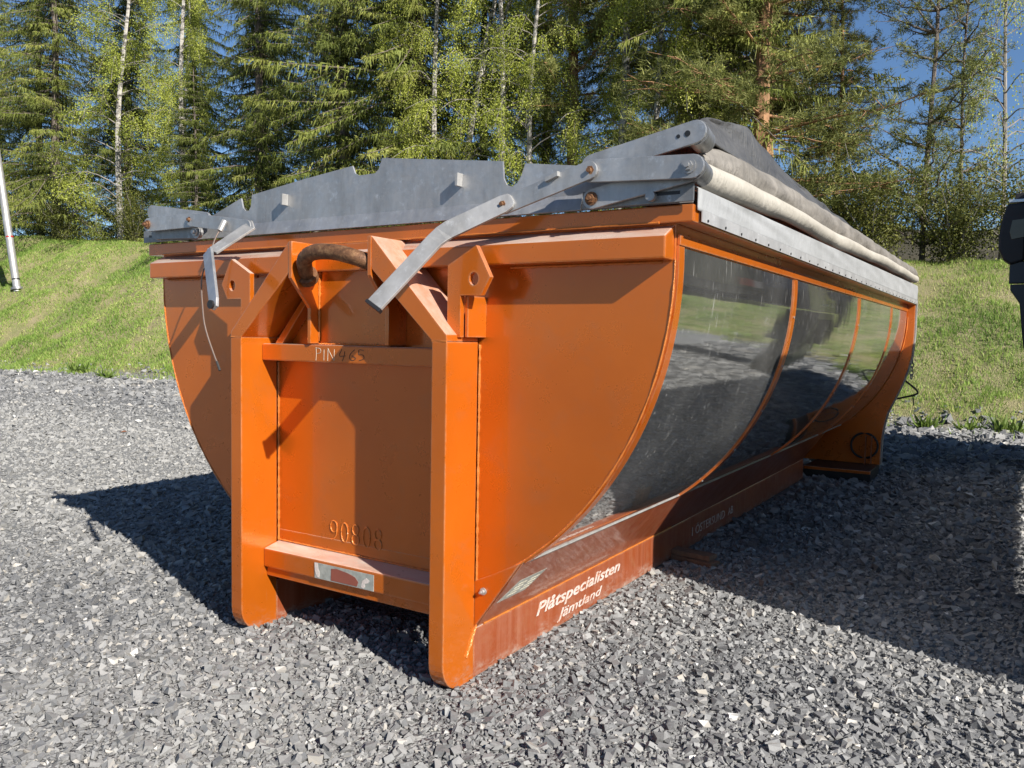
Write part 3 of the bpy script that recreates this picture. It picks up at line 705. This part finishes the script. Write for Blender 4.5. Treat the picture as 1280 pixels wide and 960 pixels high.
# ------------------------------------------------------------------ folded tarpaulin on the right edge
tc = tag(empty('tarpaulin_cover', (1.28, 0, 1.6)), 'beige and grey tarpaulin folded along the right top edge of the orange container', 'tarpaulin')
def stn(y0, y1, n): return [y0+(y1-y0)*i/n for i in range(n+1)]
def lerp(tab, y):
    for (a, va), (b_, vb) in zip(tab, tab[1:]):
        if y <= b_:
            t_ = max(0, (y-a)/(b_-a)); t_ = t_*t_*(3-2*t_); return va+(vb-va)*t_
    return tab[-1][1]
def local(rows): return [[(x_-1.28, y_, z_-1.6) for x_, y_, z_ in r] for r in rows]
skirt = lambda y: 1.664 + .07*y/5.8
rows = []
for y in stn(-.018, 5.83, 150):
    zt = skirt(y); rows.append([(1.3125 + .004*math.sin(k*1.1+y*9)*math.sin(y*2.3)*(k/8) , y, 1.600+(zt-1.600)*k/8) for k in range(9)] + [(1.302, y, zt+.006), (1.28, y, zt+.004)])
loft('skirt', local(rows), 'tarp_white', tc, .004)
st_ = loft('batten', local([[(1.3145, y, 1.569), (1.3175, y, 1.569), (1.3175, y, 1.603), (1.3145, y, 1.603)] for y in stn(.01, 5.83, 4)]), 'aluminium', tc, closed=True)
for k in range(34):
    y = .06+k*.172; tube('nail', [(1.3176-1.28, y, 1.577-1.6), (1.3205-1.28, y, 1.577-1.6)], .0045, 'black_plastic', st_, 7)
for p_ in st_.data.polygons: p_.use_smooth = False
zc_t = [(0, 1.713), (1.3, 1.752), (5.9, 1.806)]; rr_t = [(0, .042), (1.3, .036), (5.9, .033)]
rows = []
for i, y in enumerate(stn(-.02, 5.86, 120)):
    zc, rr = lerp(zc_t, y)+.005*math.sin(y*1.9+.6)+.003*math.sin(y*5.3), lerp(rr_t, y)*(1+.05*math.sin(y*3.3))
    rows.append([(1.282+(rr+.0012*math.sin(3*a_+y*5)+.0008*math.sin(y*23+a_))*math.cos(a_), y, zc+(rr+.001*math.sin(y*13+2*a_))*math.sin(a_)) for a_ in [2*math.pi*k/22 for k in range(22)]])
loft('rolled_edge', local(rows), 'tarp_beige', tc, closed=True)
rows = []
for y in stn(.05, 5.84, 150):
    g_ = max(0, 1-y/.35)
    zc = 1.778 + .03*min(1, y/1.2) + .03*min(1, y/5.8) - .03*g_; rx, rz = .086, .074 - .02*g_
    rr_ = []
    for k in range(24):
        a_ = R(-70 + 250*k/23)
        wv = 1 + .03*math.sin(y*2.1+a_*2) + .030*math.sin(y*7+a_*7+1.5*math.sin(y*1.7)) + .022*math.sin(y*19-a_*5+2*math.sin(y*3))
        rr_.append((1.215+rx*wv*math.cos(a_), y+.02*math.sin(a_*2), zc+rz*wv*math.sin(a_)))
    rows.append(rr_)
loft('middle_fold', local(rows), 'tarp_taupe', tc, .006)
crest = [(.12, 1.862), (.26, 1.89), (.40, 1.985), (.75, 2.03), (.90, 2.050), (1.10, 2.030), (1.6, 2.005), (2.2, 1.965), (2.7, 1.950), (4.0, 1.948), (5.85, 1.94)]
rows = []
for y in stn(.12, 5.82, 150):
    zt = float(np.interp(y, [q[0] for q in crest], [q[1] for q in crest])); zt += .003*math.sin(y*7)+.002*math.sin(y*17)
    base = [(1.275, 1.835), (1.262, 1.860), (1.240, 1.885), (1.205, .5*(1.90+zt)), (1.182, zt-.016), (1.172, zt), (1.160, zt-.012), (1.11, zt-.06), (1.03, 1.80), (1.0, 1.69)]
    rr_ = []
    for q, (a_, b_) in enumerate(base):
        b_ = min(b_, zt)
        rr_.append((a_+.012*math.sin(y*4+q)+.007*math.sin(y*13+q*2+2*math.sin(y*2)), y+.03*math.sin(q*1.3)*(1 if y > .3 else .3), b_+.006*math.sin(y*8+q*1.7)))
    P = smooth_path(rr_, 3); rows.append([tuple(q) for q in P])
loft('upper_flap', local(rows), 'tarp_dark', tc, .006)

# ------------------------------------------------------------------ timber under the skid, dead leaf
for k, (z0, w0, lab_) in enumerate(((.002, .0, 'lower weathered plank of two stacked under the orange skid'), (.030, .015, 'upper weathered plank of two stacked under the orange skid'))):
    o = box('plank', -.20, .17-w0*2, -.045, .045, 0, .026, 'wood_old', None, .003)
    o.location = (.63, 1.93+w0, z0); o.rotation_euler = (0, 0, R(-14+6*k)); tag(o, lab_, 'plank', 'planks under the skid')
v = [(-.05, -.015, .0), (-.01, -.04, .012), (.06, 0, .02), (.0, .035, .016), (0, 0, .03)]
lf = pyobj('dead_leaf', v + [(a, b_, c-.002) for a, b_, c in v], [(0, 1, 4), (1, 2, 4), (2, 3, 4), (3, 0, 4), (6, 5, 9), (7, 6, 9), (8, 7, 9), (5, 8, 9)], 'dead_leaf'); lf.location = (-6.74, 3.28, .02)
tag(lf, 'single brown dead leaf lying on the gravel at left', 'leaf')

# ------------------------------------------------------------------ dark truck at the right edge
tk = tag(empty('dark_truck', (3.4, 4, 0)), 'dark truck at the right edge with black wing mirror showing', 'truck')
def tp(o): o.parent = tk; o.matrix_parent_inverse = Matrix.Translation((-3.4, -4, 0)); return o
tp(prism('cargo_body', [(2.56, 1.62), (2.72, 1.52), (4.45, 1.52), (4.62, 1.62), (4.62, 2.02), (4.5, 2.12), (2.68, 2.12), (2.56, 2.05)], 'y', .85, 5.95, 'black_plastic', None, .05))
tp(box('chassis_rail', 3.1, 3.25, .96, 8.0, 1.34, 1.415, 'black_plastic', None, .01)); tp(box('chassis_rail', 3.95, 4.1, .96, 8.0, 1.34, 1.415, 'black_plastic', None, .01))
cab = tp(prism('cab', [(6.15, 1.42), (6.15, 2.78), (6.4, 2.88), (7.75, 2.86), (8.12, 2.1), (8.22, 1.6), (8.2, 1.42)], 'x', 2.175, 4.45, 'navy_paint', None, .03))
for x0, x1 in ((2.168, 2.174), (4.451, 4.457)):
    w_ = prism('side_window', [(6.75, 1.62), (6.75, 2.45), (7.60, 2.45), (7.86, 1.62)], 'x', x0, x1, 'window_glass', None, .002); w_.parent = cab
    d2 = box('door_handle', x0-.01, x1+.01, 6.8, 6.98, 1.52, 1.56, 'silver_trim', None, .003); d2.parent = cab
ws = prism('windscreen', [(2.35, 1.55), (4.25, 1.55), (4.2, 2.45), (2.4, 2.45)], 'y', 8.03, 8.05, 'window_glass', None, .002); ws.parent = cab; ws.rotation_euler = (0, 0, 0)
fn = prism('fender', [(6.5, .75), (6.55, 1.05), (6.8, 1.38), (7.4, 1.40), (7.7, 1.1), (7.8, .75), (7.72, .75), (7.62, 1.05), (7.35, 1.28), (6.85, 1.28), (6.66, 1.02), (6.6, .75)], 'x', 2.2, 2.6, 'black_plastic', None, .004); fn.parent = cab
tp(prism('step_panel', [(2.20, 1.86), (1.995, 1.855), (1.995, 1.80), (2.085, 1.66), (2.125, 1.30), (2.15, 1.15), (2.20, 1.15)], 'y', 7.70, 7.86, 'navy_paint', None, .006))
mh = tp(prism('mirror_housing', [(2.11, 2.70), (1.935, 2.69), (1.895, 2.55), (1.868, 2.36), (1.872, 2.22), (1.92, 2.11), (1.985, 2.06), (2.11, 2.10)], 'y', 7.66, 7.82, 'black_plastic', None, .02))
mg = prism('mirror_glass', [(2.095, 2.53), (1.985, 2.52), (1.965, 2.40), (1.985, 2.32), (2.095, 2.34)], 'y', 7.650, 7.658, 'mirror_glass', None, .002); mg.parent = mh
tr_ = box('trim_strip', 1.945, 2.14, 7.655, 7.81, 2.702, 2.735, 'silver_trim', None, .004); tr_.parent = mh
tp(box('mirror_arm', 2.0, 2.2, 7.70, 7.78, 2.737, 2.80, 'black_plastic', None, .008)); tp(box('mirror_arm', 1.98, 2.2, 7.70, 7.78, 1.865, 2.10, 'navy_paint', None, .01))
tp(box('shadow_panel', 2.60, 4.56, .87, .95, .12, 1.54, 'black_plastic', None, .02))  # unseen panel added to carry the truck's near shadow edge down to the gravel
for yy, xx in ((1.5, 2.62), (7.15, 2.25), (1.5, 4.27), (7.15, 4.1)):
    wl = tp(tube('wheel', [(xx, yy, .5), (xx+.03, yy, .5), (xx+.27, yy, .5), (xx+.30, yy, .5)], .5, 'black_rubber', None, 28, lambda i: (.44, .5, .5, .44)[i]))
    hb_ = tube('rim', [(xx-.004, yy, .5), (xx+.304, yy, .5)], .27, 'galvanized_dark', None, 20); hb_.parent = wl
mk = box('marker_plate', 2.552, 2.559, 5.0, 5.5, 1.66, 1.78, 'red_lens', None, .001); tp(mk)
mk = box('marker_plate', 2.552, 2.559, 5.505, 5.75, 1.66, 1.78, 'white_print', None, .001); tp(mk)

# ------------------------------------------------------------------ leaning pole on the bank
def zat(x, y): return float(height(np.array([x]), np.array([y]))[0])
px, py = -30.4, 14.0; pz = zat(px, py)
pole = tag(empty('leaning_pole', (px, py, pz)), 'thin pale metal pole leaning on the grass bank at far left', 'pole')
tube('shaft', [(0, 0, -.1), (-1.35, .1, 4.5), (-1.75, .12, 5.9)], .135, 'galvanized_bright', pole, 12)
tube('band', [(-.115, .01, .36), (-.125, .01, .40)], .145, 'black_plastic', pole, 12); tube('band', [(-.60, .05, 1.98), (-.612, .05, 2.03)], .14, 'red_lens', pole, 12)
tube('foot_collar', [(0, 0, -.02), (-.02, 0, .07)], .22, 'galvanized_dark', pole, 12)

# ------------------------------------------------------------------ trees
def tubes_np(paths, radii, seg):
    """list of (k,3) paths with radii lists -> V,F quads"""
    Vs, Fs, off = [], [], 0
    for P, rr in zip(paths, radii):
        P = np.asarray(P); k = len(P); d = np.gradient(P, axis=0); d /= np.linalg.norm(d, axis=1, keepdims=True)+1e-9
        ref = np.where(np.abs(d[:, 2:3]) < .9, np.array([[0, 0, 1.]]), np.array([[1., 0, 0]]))
        a = np.cross(d, ref); a /= np.linalg.norm(a, axis=1, keepdims=True)+1e-9; b_ = np.cross(d, a)
        an = np.arange(seg)*2*np.pi/seg
        V_ = P[:, None] + (a[:, None]*np.cos(an)[None, :, None] + b_[:, None]*np.sin(an)[None, :, None])*np.asarray(rr)[:, None, None]
        Vs.append(V_.reshape(-1, 3))
        i, j = np.meshgrid(np.arange(k-1), np.arange(seg), indexing='ij'); i, j = i.ravel(), j.ravel()
        Fs.append(off + np.stack([i*seg+j, i*seg+(j+1) % seg, (i+1)*seg+(j+1) % seg, (i+1)*seg+j], 1)); off += k*seg
    return np.concatenate(Vs), np.concatenate(Fs)
def tris(C0, D, Wd):
    """triangles: base centre C0, direction vector D (with length), half width Wd in a random perpendicular"""
    n = len(C0); q = rng.normal(size=(n, 3)); s = np.cross(D, q); s /= np.linalg.norm(s, axis=1, keepdims=True)+1e-9
    V_ = np.stack([C0 - s*Wd[:, None], C0 + s*Wd[:, None], C0 + D], 1).reshape(-1, 3)
    return V_
def kites(C0, D, Wd):
    n = len(C0); q = rng.normal(size=(n, 3)); s = np.cross(D, q); s /= np.linalg.norm(s, axis=1, keepdims=True)+1e-9
    return np.stack([C0, C0 + D*.45 + s*Wd[:, None], C0 + D, C0 + D*.45 - s*Wd[:, None]], 1).reshape(-1, 3)
def trunk_path(h, wob, lean=(0, 0), n=14):
    z = np.linspace(0, h, n); ph = rng.uniform(0, 6, 2)
    return np.stack([wob*np.sin(z*.5+ph[0])*z/h + lean[0]*(z/h)**1.3*h, wob*np.sin(z*.43+ph[1])*z/h + lean[1]*(z/h)**1.3*h, z - .3*(z == 0)], 1)
def at_z(P, z):
    return np.stack([np.interp(z, P[:, 2], P[:, 0]), np.interp(z, P[:, 2], P[:, 1]), z], -1)
def mk_spruce(h, lmax, zmin, droop=.35, dens=1.0, vis=17.0):
    TP = trunk_path(h, .1); paths, rads = [TP], [np.linspace(.20*h/18, .02, len(TP))]
    C0, D, Wd, tn = [], [], [], []
    z = zmin; ph = rng.uniform(0, 6.28, 4)
    while z < min(h-.3, vis):
        for _ in range(rng.integers(5, 8)):
            az = rng.uniform(0, 6.283); L = lmax*(1-(z/h))**.75*rng.uniform(.35, 1.15)*(1 + .28*math.sin(az+ph[0]+z*.35) + .18*math.sin(2*az+ph[1]-z*.8))+.25; bt = rng.normal(0, .12)
            t_ = np.linspace(0, 1, 7)
            dr = droop*rng.uniform(.3, 1.8)
            P = at_z(TP, np.full(7, z)) + np.stack([np.cos(az)*L*t_, np.sin(az)*L*t_, L*(.10*t_ - dr*t_**1.6 + .25*dr*t_**4)], 1)
            paths.append(P[::2]); rads.append(np.linspace(.030, .006, 4))
            ns = int(L*58*dens); u = rng.uniform(.05, 1.0, ns)
            B = np.stack([np.interp(u, t_, P[:, k]) for k in range(3)], 1)
            out = np.array([np.cos(az), np.sin(az), 0]); side = np.array([-np.sin(az), np.cos(az), 0])
            sg = rng.choice([-1, 1], ns); spread = rng.uniform(0, .42, ns)*(1.15-u)*L*.55
            B = B + side*(sg*spread)[:, None] + out*(spread*.4)[:, None]; B[:, 2] -= spread*.25
            ln = rng.uniform(.10, .26, ns) + (rng.random(ns) < .25)*rng.uniform(.05, .25, ns)
            dv = out*rng.uniform(.1, .6, ns)[:, None] + side*(sg*rng.uniform(0, .7, ns))[:, None]; dv[:, 2] -= rng.uniform(.4, 2.2, ns)
            dv /= np.linalg.norm(dv, axis=1, keepdims=True)
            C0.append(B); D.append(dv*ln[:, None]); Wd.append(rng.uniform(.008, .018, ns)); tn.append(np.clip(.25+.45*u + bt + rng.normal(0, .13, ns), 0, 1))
            # small needles lying on the twig
            k2 = ns//2; C0.append(B[:k2]); D.append((rng.normal(0, 1, (k2, 3))*np.array([1, 1, .4]))*.10); Wd.append(np.full(k2, .020)); tn.append(np.clip(.35+.4*u[:k2]+bt+rng.normal(0, .12, k2), 0, 1))
        z += rng.uniform(.12, .5)
    C0, D, Wd, tn = map(np.concatenate, (C0, D, Wd, tn))
    V_ = tris(C0, D, Wd)
    tv, tf = tubes_np(paths, rads, 6)
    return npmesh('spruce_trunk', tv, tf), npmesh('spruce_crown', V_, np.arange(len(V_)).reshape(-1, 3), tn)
def mk_pine(h, zmin, lmax, dens=1.0, vis=18.0, young=False):
    TP = trunk_path(h, .15); paths, rads = [TP], [np.linspace((.11 if young else .19)*h/18, .02, len(TP))]
    C0, D, Wd, tn = [], [], [], []
    z = zmin
    while z < min(h, vis):
        k = (z-zmin)/(h-zmin)
        for _ in range(rng.integers(3, 6)):
            L = lmax*(1.05-k)**.7*rng.uniform(.5, 1.1); az = rng.uniform(0, 6.283)
            rise = rng.uniform(.25, .7) if young else rng.uniform(-.25, .35)
            t_ = np.linspace(0, 1, 6)
            P = at_z(TP, np.full(6, z)) + np.stack([np.cos(az)*L*t_, np.sin(az)*L*t_, L*rise*t_**1.3], 1) + rng.normal(0, .05, (6, 3))*t_[:, None]
            paths.append(P); rads.append(np.linspace(.035, .008, 6))
            nt = int(L*14*dens)+2
            for _t in range(nt):
                u = rng.uniform(.25, 1.0)
                b_ = np.array([np.interp(u, t_, P[:, q]) for q in range(3)])
                off = rng.normal(0, .32*(1.1-.5*u), 3)*np.array([1, 1, .55]); c = b_ + off
                if rng.random() < .3: paths.append(np.stack([b_, c])); rads.append(np.array([.010, .004]))
                nn_ = 26; dv = rng.normal(0, 1, (nn_, 3)) + np.array([np.cos(az), np.sin(az), .8])*.7
                dv /= np.linalg.norm(dv, axis=1, keepdims=True)
                C0.append(c + rng.normal(0, .05, (nn_, 3))); D.append(dv*rng.uniform(.09, .19, nn_)[:, None]); Wd.append(rng.uniform(.006, .012, nn_)); tn.append(np.clip(rng.normal(.5, .16)+rng.normal(0, .12, nn_), 0, 1))
        z += rng.uniform(.45, .8) if young else rng.uniform(.28, .6)
    C0, D, Wd, tn = map(np.concatenate, (C0, D, Wd, tn)); V_ = tris(C0, D, Wd)
    tv, tf = tubes_np(paths, rads, 7)
    return npmesh('pine_trunk', tv, tf), npmesh('pine_crown', V_, np.arange(len(V_)).reshape(-1, 3), tn)
def mk_birch(h, zmin, nl, lean=(0, 0), fork=False, rad=.13, vis=17.0, lmax=2.3):
    TP = trunk_path(h, .25, lean); paths, rads = [TP], [np.linspace(rad, .015, len(TP))]
    if fork:
        zf = h*.38; b0 = at_z(TP, np.array([zf]))[0]; t_ = np.linspace(0, 1, 8)[:, None]
        FP = b0 + t_*np.array([lean[0]*h*.35+1.0, lean[1]*h*.3, h*.5]) + np.sin(t_*3)*np.array([.2, .1, 0]); paths.append(FP); rads.append(np.linspace(rad*.6, .012, 8))
    B, tn = [], []
    nb = 60
    for i in range(nb):
        z = zmin + (min(h, vis)-zmin)*(i+rng.random())/nb
        k = (z/h); L = lmax*rng.uniform(.5, 1.15)*(1.1-.8*k); az = rng.uniform(0, 6.283)
        src = TP if not fork or rng.random() < .6 else FP
        zz = np.clip(z, src[0, 2], src[-1, 2]); b0 = at_z(src, np.array([zz]))[0]
        t_ = np.linspace(0, 1, 7)
        P = b0 + np.stack([np.cos(az)*L*t_, np.sin(az)*L*t_, L*(.75*t_ - .75*t_**2.4)], 1) + rng.normal(0, .04, (7, 3))*t_[:, None]
        paths.append(P); rads.append(np.linspace(.022*(1.2-k), .004, 7))
        for s_ in range(4):
            u = rng.uniform(.4, 1); b1 = np.array([np.interp(u, t_, P[:, q]) for q in range(3)]); ln = rng.uniform(.4, 1.1)
            Q = b1 + np.stack([rng.normal(0, .15)*t_, rng.normal(0, .15)*t_, -ln*t_], 1) + np.array([np.cos(az), np.sin(az), 0])*.25*np.sqrt(t_)[:, None]
            paths.append(Q[::3]); rads.append(np.full(3, .004))
            m_ = nl//(nb*4); u2_ = rng.random(m_); tt = rng.normal(0, .1)
            B.append(np.stack([np.interp(u2_, t_, Q[:, q]) for q in range(3)], 1) + rng.normal(0, .12, (m_, 3))); tn.append(np.clip(.5+tt+rng.normal(0, .18, m_), 0, 1))
    B = np.concatenate(B); tn = np.concatenate(tn); n = len(B)
    dv = rng.normal(0, 1, (n, 3)); dv[:, 2] -= .8; dv /= np.linalg.norm(dv, axis=1, keepdims=True)
    V_ = kites(B, dv*rng.uniform(.035, .065, n)[:, None], rng.uniform(.013, .023, n))
    tv, tf = tubes_np(paths, rads, 6)
    me = npmesh('birch_trunk', tv, tf); n0 = (len(TP)-1)*6 + (7*6 if fork else 0)
    mi = np.ones(len(tf), dtype=np.int32); mi[:n0] = 0; me.polygons.foreach_set('material_index', mi)
    return me, npmesh('birch_crown', V_, np.arange(len(V_)).reshape(-1, 4), tn)
def mk_bush(h, w, nl):
    paths, rads, B, tn = [], [], [], []
    for i in range(16):
        az = rng.uniform(0, 6.283); L = h*rng.uniform(.6, 1.0); t_ = np.linspace(0, 1, 6); sp = w*rng.uniform(.2, 1.0)
        P = np.stack([np.cos(az)*sp*t_**1.4, np.sin(az)*sp*t_**1.4, L*t_ - .1], 1) + rng.normal(0, .06, (6, 3))*t_[:, None]
        paths.append(P); rads.append(np.linspace(.025, .005, 6))
        m_ = nl//16; u = rng.uniform(.15, 1, m_)
        B.append(np.stack([np.interp(u, t_, P[:, q]) for q in range(3)], 1) + rng.normal(0, .28, (m_, 3))*np.array([1, 1, .8])); tn.append(np.clip(.45+rng.normal(0, .1)+rng.normal(0, .18, m_), 0, 1))
    B = np.concatenate(B); B[:, 2] = np.abs(B[:, 2]); tn = np.concatenate(tn); n = len(B)
    dv = rng.normal(0, 1, (n, 3)); dv /= np.linalg.norm(dv, axis=1, keepdims=True)
    V_ = kites(B, dv*rng.uniform(.045, .085, n)[:, None], rng.uniform(.012, .024, n))
    tv, tf = tubes_np(paths, rads, 5)
    return npmesh('bush_stems', tv, tf), npmesh('bush_foliage', V_, np.arange(len(V_)).reshape(-1, 4), tn)

KIND = {}
def reg(key, pair, bk, lf_):
    for me, m_ in zip(pair, (bk, lf_)): me.materials.append(M[m_])
    if bk == 'birch_bark': pair[0].materials.append(M['grey_bark'])
    KIND[key] = pair
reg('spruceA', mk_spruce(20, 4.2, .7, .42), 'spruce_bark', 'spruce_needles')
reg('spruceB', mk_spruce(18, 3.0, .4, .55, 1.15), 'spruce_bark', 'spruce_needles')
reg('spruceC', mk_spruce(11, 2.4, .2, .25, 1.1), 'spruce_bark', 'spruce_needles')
reg('pineA', mk_pine(19, 4.0, 3.0), 'pine_bark', 'pine_needles')
reg('pineB', mk_pine(17, 1.2, 3.2, 1.1), 'pine_bark', 'pine_needles')
reg('pineY', mk_pine(11, .5, 1.9, .6, young=True), 'spruce_bark', 'pine_needles')
reg('birchA', mk_birch(16, 2.0, 44000), 'birch_bark', 'birch_leaves')
reg('birchB', mk_birch(14, 2.0, 36000, (.20, -.03), True, .11), 'birch_bark', 'birch_leaves')
reg('birchC', mk_birch(13, 1.2, 32000, (.02, 0), False, .10), 'birch_bark', 'birch_leaves')
reg('birchD', mk_birch(9.5, .6, 9000, (.01, 0), False, .055, lmax=1.7), 'grey_bark', 'birch_leaves')
reg('bush', mk_bush(2.6, 1.5, 9000), 'grey_bark', 'bush_leaves')
PN = {'s': 'spruce_tree', 'p': 'pine_tree', 'b': 'birch_tree'}
def plant(kind, x, y, label, scale=1.0, rot=0.0, group=None, sx=1.0):
    nm = 'bush' if kind == 'bush' else PN[kind[0]]
    e = tag(empty(nm, (x, y, zat(x, y)-.05)), label, 'bush' if kind == 'bush' else 'tree', group)
    e.rotation_euler = (0, 0, rot); e.scale = (scale*sx, scale*sx, scale)
    for part, me in zip(('trunk', 'crown') if kind != 'bush' else ('stems', 'foliage'), KIND[kind]):
        o = bpy.data.objects.new(part, me); COL.objects.link(o); o.parent = e
    return e
FR = [
 ('spruceA', -36.0, 18.6, 'broad drooping spruce at the far left behind the leaning pole', 1.0, .4),
 ('birchC', -31.0, 18.6, 'pale trunked thin birch just right of the far left spruce', 1.25, 2.0),
 ('birchA', -26.6, 18.5, 'slim white birch trunk above the left end of the orange container', 1.1, 1.1),
 ('spruceC', -24.6, 17.6, 'low bright spruce peeking above the container left top corner', .62, .9),
 ('spruceB', -21.8, 18.2, 'yellowish spruce left of the tall dark spruces behind the guard plate', 1.0, 2.2),
 ('spruceA', -17.2, 17.8, 'tall dark drooping spruce behind the left notch of the guard plate', .98, 3.0),
 ('spruceB', -14.4, 18.2, 'tall narrow dark spruce left of the leaning white birches', 1.15, 4.0),
 ('birchA', -13.1, 17.4, 'upright white birch beside the narrow dark spruce behind the guard plate', .95, 5.2),
 ('birchB', -12.6, 17.6, 'forked white birch leaning to the right above the guard plate', 1.0, .55),
 ('birchC', -10.9, 17.7, 'thin twin birch behind the middle notch of the guard plate', 1.15, 3.6),
 ('birchC', -9.9, 17.6, 'young leafy birch between the twin birch and the reddish pine', .95, .4),
 ('birchC', -6.2, 17.9, 'young leafy birch right of the bright green birch by the cover arms', .9, 2.2),
 ('pineA', -9.4, 19.2, 'straight reddish pine left of the bright green birch', 1.1, 1.3),
 ('birchA', -7.4, 18.2, 'bright green birch with straight white trunk behind the cover arms', 1.0, 2.8),
 ('pineA', -6.3, 20.0, 'slender orange trunked pine between the green birch and dark spruce', 1.05, 4.6),
 ('spruceB', -4.7, 18.6, 'very dark spruce behind the peak of the folded tarpaulin', 1.1, .2),
 ('pineB', -3.5, 18.0, 'big dense pine with reddish trunk right of the dark spruce', 1.1, 1.9),
 ('pineB', -2.0, 19.4, 'dense bushy pine filling the wood above the tarpaulin end', .52, 3.3),
 ('pineY', .05, 18.9, 'sparse young pine standing tall against open blue sky', .92, 1.0),
 ('pineY', .75, 19.4, 'second sparse young pine just right of the tallest one', .74, 4.2),
 ('birchD', 1.6, 19.8, 'airy pale birch at the right edge against the sky', 1.0, 1.7),
]
for i, (k, x, y, lab_, s_, r_) in enumerate(FR): plant(k, x, y, lab_, s_, r_, sx=(1.0, 1.18, .88, 1.08, .94)[i % 5])
BACK = [('spruceB', -46, 21), ('spruceA', -40, 20), ('pineA', -36.5, 22.5), ('spruceB', -33.5, 20.6), ('birchA', -29.0, 20.4), ('spruceB', -30.5, 22), ('spruceA', -26.5, 22.5), ('pineB', -23, 23.5), ('spruceB', -19, 23), ('spruceA', -15.5, 23.5), ('pineA', -12.5, 23), ('spruceB', -10, 24), ('pineB', -7.5, 25), ('pineA', -5.2, 25)]
BL = ['dark conifer at the extreme left behind the broad drooping spruce', 'shaded spruce directly behind the broad far left spruce', 'pine trunk between the far left spruce and the pale thin birch', 'narrow spruce between the far left spruce and the pale thin birch', 'leafy birch behind and right of the pale thin birch at left', 'narrow shaded spruce behind the pale thin birch at left',
      'broad shaded spruce behind the slim white birch at left', 'shaded pine behind the low bright spruce at left', 'narrow shaded spruce between yellowish spruce and tall drooping spruce', 'shaded spruce between the two tall dark spruces behind the guard plate',
      'pine trunk deep in the wood behind the forked leaning birch', 'shaded narrow spruce behind the thin twin birch', 'dense shaded pine behind the bright green birch', 'deep pine left of the very dark spruce']
for i, (k, x, y) in enumerate(BACK):
    plant(k, x, y, BL[i], .85+.1*((i*7) % 4)/3, i*1.7, 'back row of the wood')
BU = [(-34.2, 18.0, .9, 'bush at the foot of the far left spruce'), (-29.0, 18.0, 1.0, 'leafy bush below the pale thin birch at left'), (-20.0, 17.0, 1.0, 'bush between spruces behind the left half of the guard plate'), (-11.8, 18.0, 1.0, 'bush below the leaning birches behind the guard plate'),
      (-2.6, 18.4, 1.05, 'bush under the dense pines above the tarpaulin end'), (-.9, 18.2, 1.1, 'bush below the sparse young pines on top of the bank'), (.7, 18.7, 1.0, 'bush on the bank crest left of the airy birch'), (2.3, 18.6, 1.0, 'bush on the bank crest behind the wing mirror')]
for i, (x, y, s_, lab_) in enumerate(BU): plant('bush', x, y, lab_, s_, i*1.3)

# weeds along the gravel edge
def mk_weed():
    n = 70; az = rng.uniform(0, 6.283, n); el = rng.uniform(.25, 1.25, n); ln = rng.uniform(.10, .26, n)
    D = np.stack([np.cos(az)*np.cos(el), np.sin(az)*np.cos(el), np.sin(el)], 1)*ln[:, None]
    C0 = rng.normal(0, .06, (n, 3))*np.array([1, 1, 0])
    V_ = kites(C0, D, rng.uniform(.010, .022, n)); return npmesh('weed', V_, np.arange(4*n).reshape(-1, 4), rng.uniform(.2, .9, n))
wm = mk_weed(); wm.materials.append(M['weed_leaves'])
for i, (x, y, s_, lab_) in enumerate([(.98, 10.75, 1.2, 'leafy green weed at the gravel edge behind the container tail'), (1.55, 10.7, 1.0, 'middle leafy weed on the gravel edge near the right border'), (2.02, 10.75, 1.25, 'rightmost leafy weed on the gravel edge below the wing mirror'),
        (-20.2, 10.5, 1.7, 'green weed tuft on the gravel edge left of the container'), (-17.6, 9.7, 1.3, 'small weed tuft standing out in the gravel at left'), (-21.5, 8.2, 1.4, 'leftmost weed tuft growing in the gravel')]):
    o = bpy.data.objects.new('weed', wm); COL.objects.link(o); o.location = (x, y, zat(x, y)); o.rotation_euler = (0, 0, i*1.1); o.scale = (s_,)*3
    tag(o, lab_, 'weed', 'weeds along the gravel edge')
